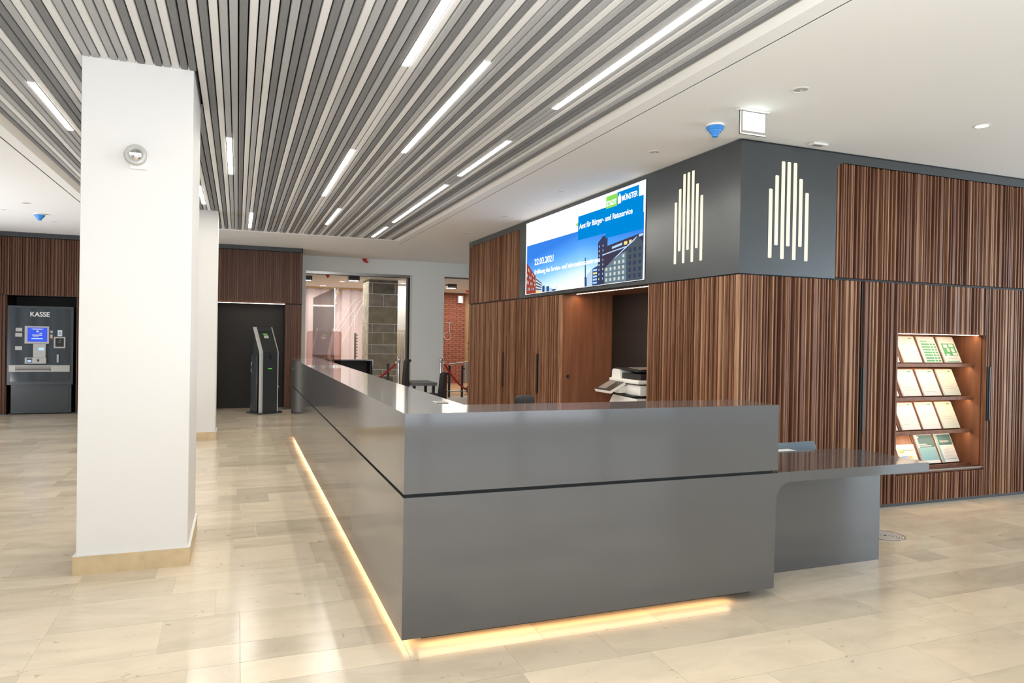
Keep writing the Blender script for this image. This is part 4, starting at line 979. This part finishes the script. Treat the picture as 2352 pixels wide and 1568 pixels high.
# hall ceiling lamps
def boxlamp(x, y, label):
    e = empty('box_lamp', (x, y, ZB), label, 'ceiling light', 'black box lamps in the hall')
    B().m('dark_plastic').box(x-.125, x+.125, y-.12, y+.12, ZB-.105, ZB-.001).done('case', parent=e)
    B().m('lamp_white').box(x-.10, x+.10, y-.10, y+.10, ZB-.1085, ZB-.1055).done('diffuser', parent=e)
boxlamp(1.54, 17.9, 'black box lamp at the left edge of the far opening'); boxlamp(2.60, 17.4, 'black box lamp in the middle of the far opening'); boxlamp(5.40, 18.6, 'black box lamp seen through the second opening')
downlight(2.58, 19.3, .09, 'bright disc lamp in the hall left of the stone pillar', True, zc=ZB); downlight(2.3, 21.3, .12, 'bright disc lamp close to the dust sheeting', True, zc=ZB); downlight(4.17, 19.0, .08, 'bright disc lamp right of the stone pillar', True, zc=ZB)
detector(1.93, 16.9, .9, 'red capped detector inside the first opening', 'cap_red', ZB); detector(6.5, 20.6, .9, 'red capped detector seen through the second opening', 'cap_red', ZB)
# rope posts
def post(x, y, label, pts):
    e = empty('rope_post', (x, y, 0), label, 'barrier post', 'chrome rope posts before the far openings')
    B().m('chrome').cyl((x, y, .012), .028, .93, seg=16).done('pole', parent=e, smooth=True)
    B().m('chrome').ball((x, y, 1.0), .052).done('ball_top', parent=e, smooth=True)
    B().m('chrome').lathe((x, y, 0), [(.17, 0), (.17, .008), (.05, .02), (.03, .012)], 24).done('base_plate', parent=e, smooth=True)
    B().m('chrome').cyl((x, y, .942), .036, .015).done('collar', parent=e)
post(4.30, 15.5, 'chrome rope post before the white wall right of the first opening', None)
post(3.335, 15.5, 'chrome rope post left of the dark chair in the first opening', None)
def rope(a, b_, sag, label, n=16):
    e = empty('barrier_rope', a, label, 'rope')
    A, Bv = Vector(a), Vector(b_)
    pts = [A.lerp(Bv, i/n)+Vector((0, 0, -4*sag*(i/n)*(1-i/n))) for i in range(n+1)]
    B().m('rope_red').tube(pts, .022, 8).done('cord', parent=e, smooth=True)
    B().m('chrome').ball(tuple(A), .032, 10).done('hook', parent=e, smooth=True)
rope((4.36, 15.48, .93), (5.45, 15.2, .55), .42, 'red rope hanging right from the post by the white wall')
rope((3.27, 15.48, .93), (2.55, 15.35, .45), .06, 'red rope sloping left from the post in the first opening')
r = empty('thin_bollard', (3.12, 15.9, 0), 'thin dark grey bollard under the left red rope', 'post')
B().m('dark_plastic').cyl((3.17, 15.9, 0), .03, .90, seg=12).done('shaft', parent=r, smooth=True)
# beam seats with table
def chairback(x0, x1, y, z0, z1, label):
    e = empty('waiting_chair', ((x0+x1)/2, y, 0), label, 'chair', 'black waiting chairs behind the counter')
    pr_ = [(x0, z0), (x0+.03, (z0+z1)/2), (x0+.05, z1-.06), (x0+.08, z1), (x1+.03, z1), (x1+.035, z1-.03), (x1, z1-.06), (x1, z0)]
    B().m('black_fabric').prism(pr_, 'y', y-.13, y+.13).done('backrest', parent=e, smooth=True)
    B().m('black_fabric').box(x0-.42, x0, y-.23, y+.23, .38, .46, .02).done('seat', parent=e, smooth=True)
    B().m('dark_plastic').box(x0-.38, x0-.34, y-.20, y+.20, 0, .375).box(x1-.04, x1, y-.20, y+.20, 0, z0).done('leg_frame', parent=e)
chairback(2.97, 3.08, 13.5, .40, 1.085, 'black waiting chair nearest the first opening, left of the pair')
chairback(3.55, 3.67, 12.95, .30, .86, 'black waiting chair right of the small table')
t = empty('side_table', (3.28, 13.6, 0), 'small dark table between the two black waiting chairs', 'table')
B().m('desk_front_grey').box(3.1, 3.60, 13.25, 14.0, .585, .645).done('tabletop', parent=t); 
for x, y in [(3.14, 13.30), (3.52, 13.92), (3.14, 13.92), (3.52, 13.30)]: B().m('dark_plastic').box(x, x+.05, y, y+.05, 0, .5845).done('leg', parent=t)
# turnstile in second opening
g_ = empty('turnstile', (5.3, 17.4, 0), 'grey metal entrance gate of posts and rails behind the second opening', 'gate')
YG = 17.2
for x in (4.98, 5.32, 5.66, 5.84): B().m('machine_grey').box(x-.025, x+.025, YG-.025, YG+.025, 0, .80 if x != 5.84 else .88).done('gate_post', parent=g_)
B().m('steel').tube([(4.98, YG, .83), (5.4, YG, .88), (6.6, YG, .92)], .018).done('top_rail', parent=g_)
B().m('steel').tube([(4.9, YG-.03, .16), (6.6, YG-.03, .16)], .015).done('low_rail', parent=g_)
B().m('machine_grey').box(5.345, 5.635, YG-.02, YG+.02, .70, .74).done('cross_rail', parent=g_)
B().m('silver').box(5.36, 5.47, YG-.16, YG-.10, .38, .87, .006).done('flap', parent=g_)
B().m('steel').box(5.50, 5.54, YG-.07, YG-.03, .2, .72).done('piston', parent=g_)
B().m('white_plastic').box(5.62, 5.74, YG-.04, YG+.04, .935, 1.0, .015).done('reader_head', parent=g_)
p = empty('dark_jacket', (5.95, 17.9, 0), 'dark blue draped cloth behind the entrance gate', 'cloth')
B().m('navy').prism([(5.66, .10), (5.9, .35), (6.02, .72), (6.30, .86), (6.6, .7), (6.6, .0), (5.8, .0)], 'y', 17.9, 18.15).done('drape', parent=p)
p = empty('blue_canister', (6.02, 17.55, 0), 'light blue canister beside the dark cloth at the gate', 'canister')
B().m('cyan').cyl((6.06, 17.6, .17), .07, .42).done('body', parent=p, smooth=True); B().m('white_plastic').cyl((6.06, 17.6, 0), .075, .169).cyl((6.06, 17.6, .5905), .03, .05).done('base', parent=p, smooth=True)
# floor grate
f = empty('floor_outlet', (4.93, 4.21, 0), 'round steel ventilation grate set in the floor beside the low table', 'grate')
B().m('steel').lathe((4.90, 4.23, 0), [(.155, .0003), (.155, .003), (.143, .003), (.143, .0003)], 40).done('rim', parent=f, smooth=True)
B().m('dark_plastic').cyl((4.90, 4.23, .0002), .1425, .0008, seg=36).done('recess', parent=f)
for i in range(7):
    r0 = .016+i*.0185; B().m('silver').lathe((4.90, 4.23, 0), [(r0, .0011), (r0, .0028), (r0+.013, .0028), (r0+.013, .0011)], 36).done('ring', parent=f, smooth=True)
B().m('steel').box(4.762, 5.038, 4.226, 4.234, .0012, .0026).done('spoke', parent=f)
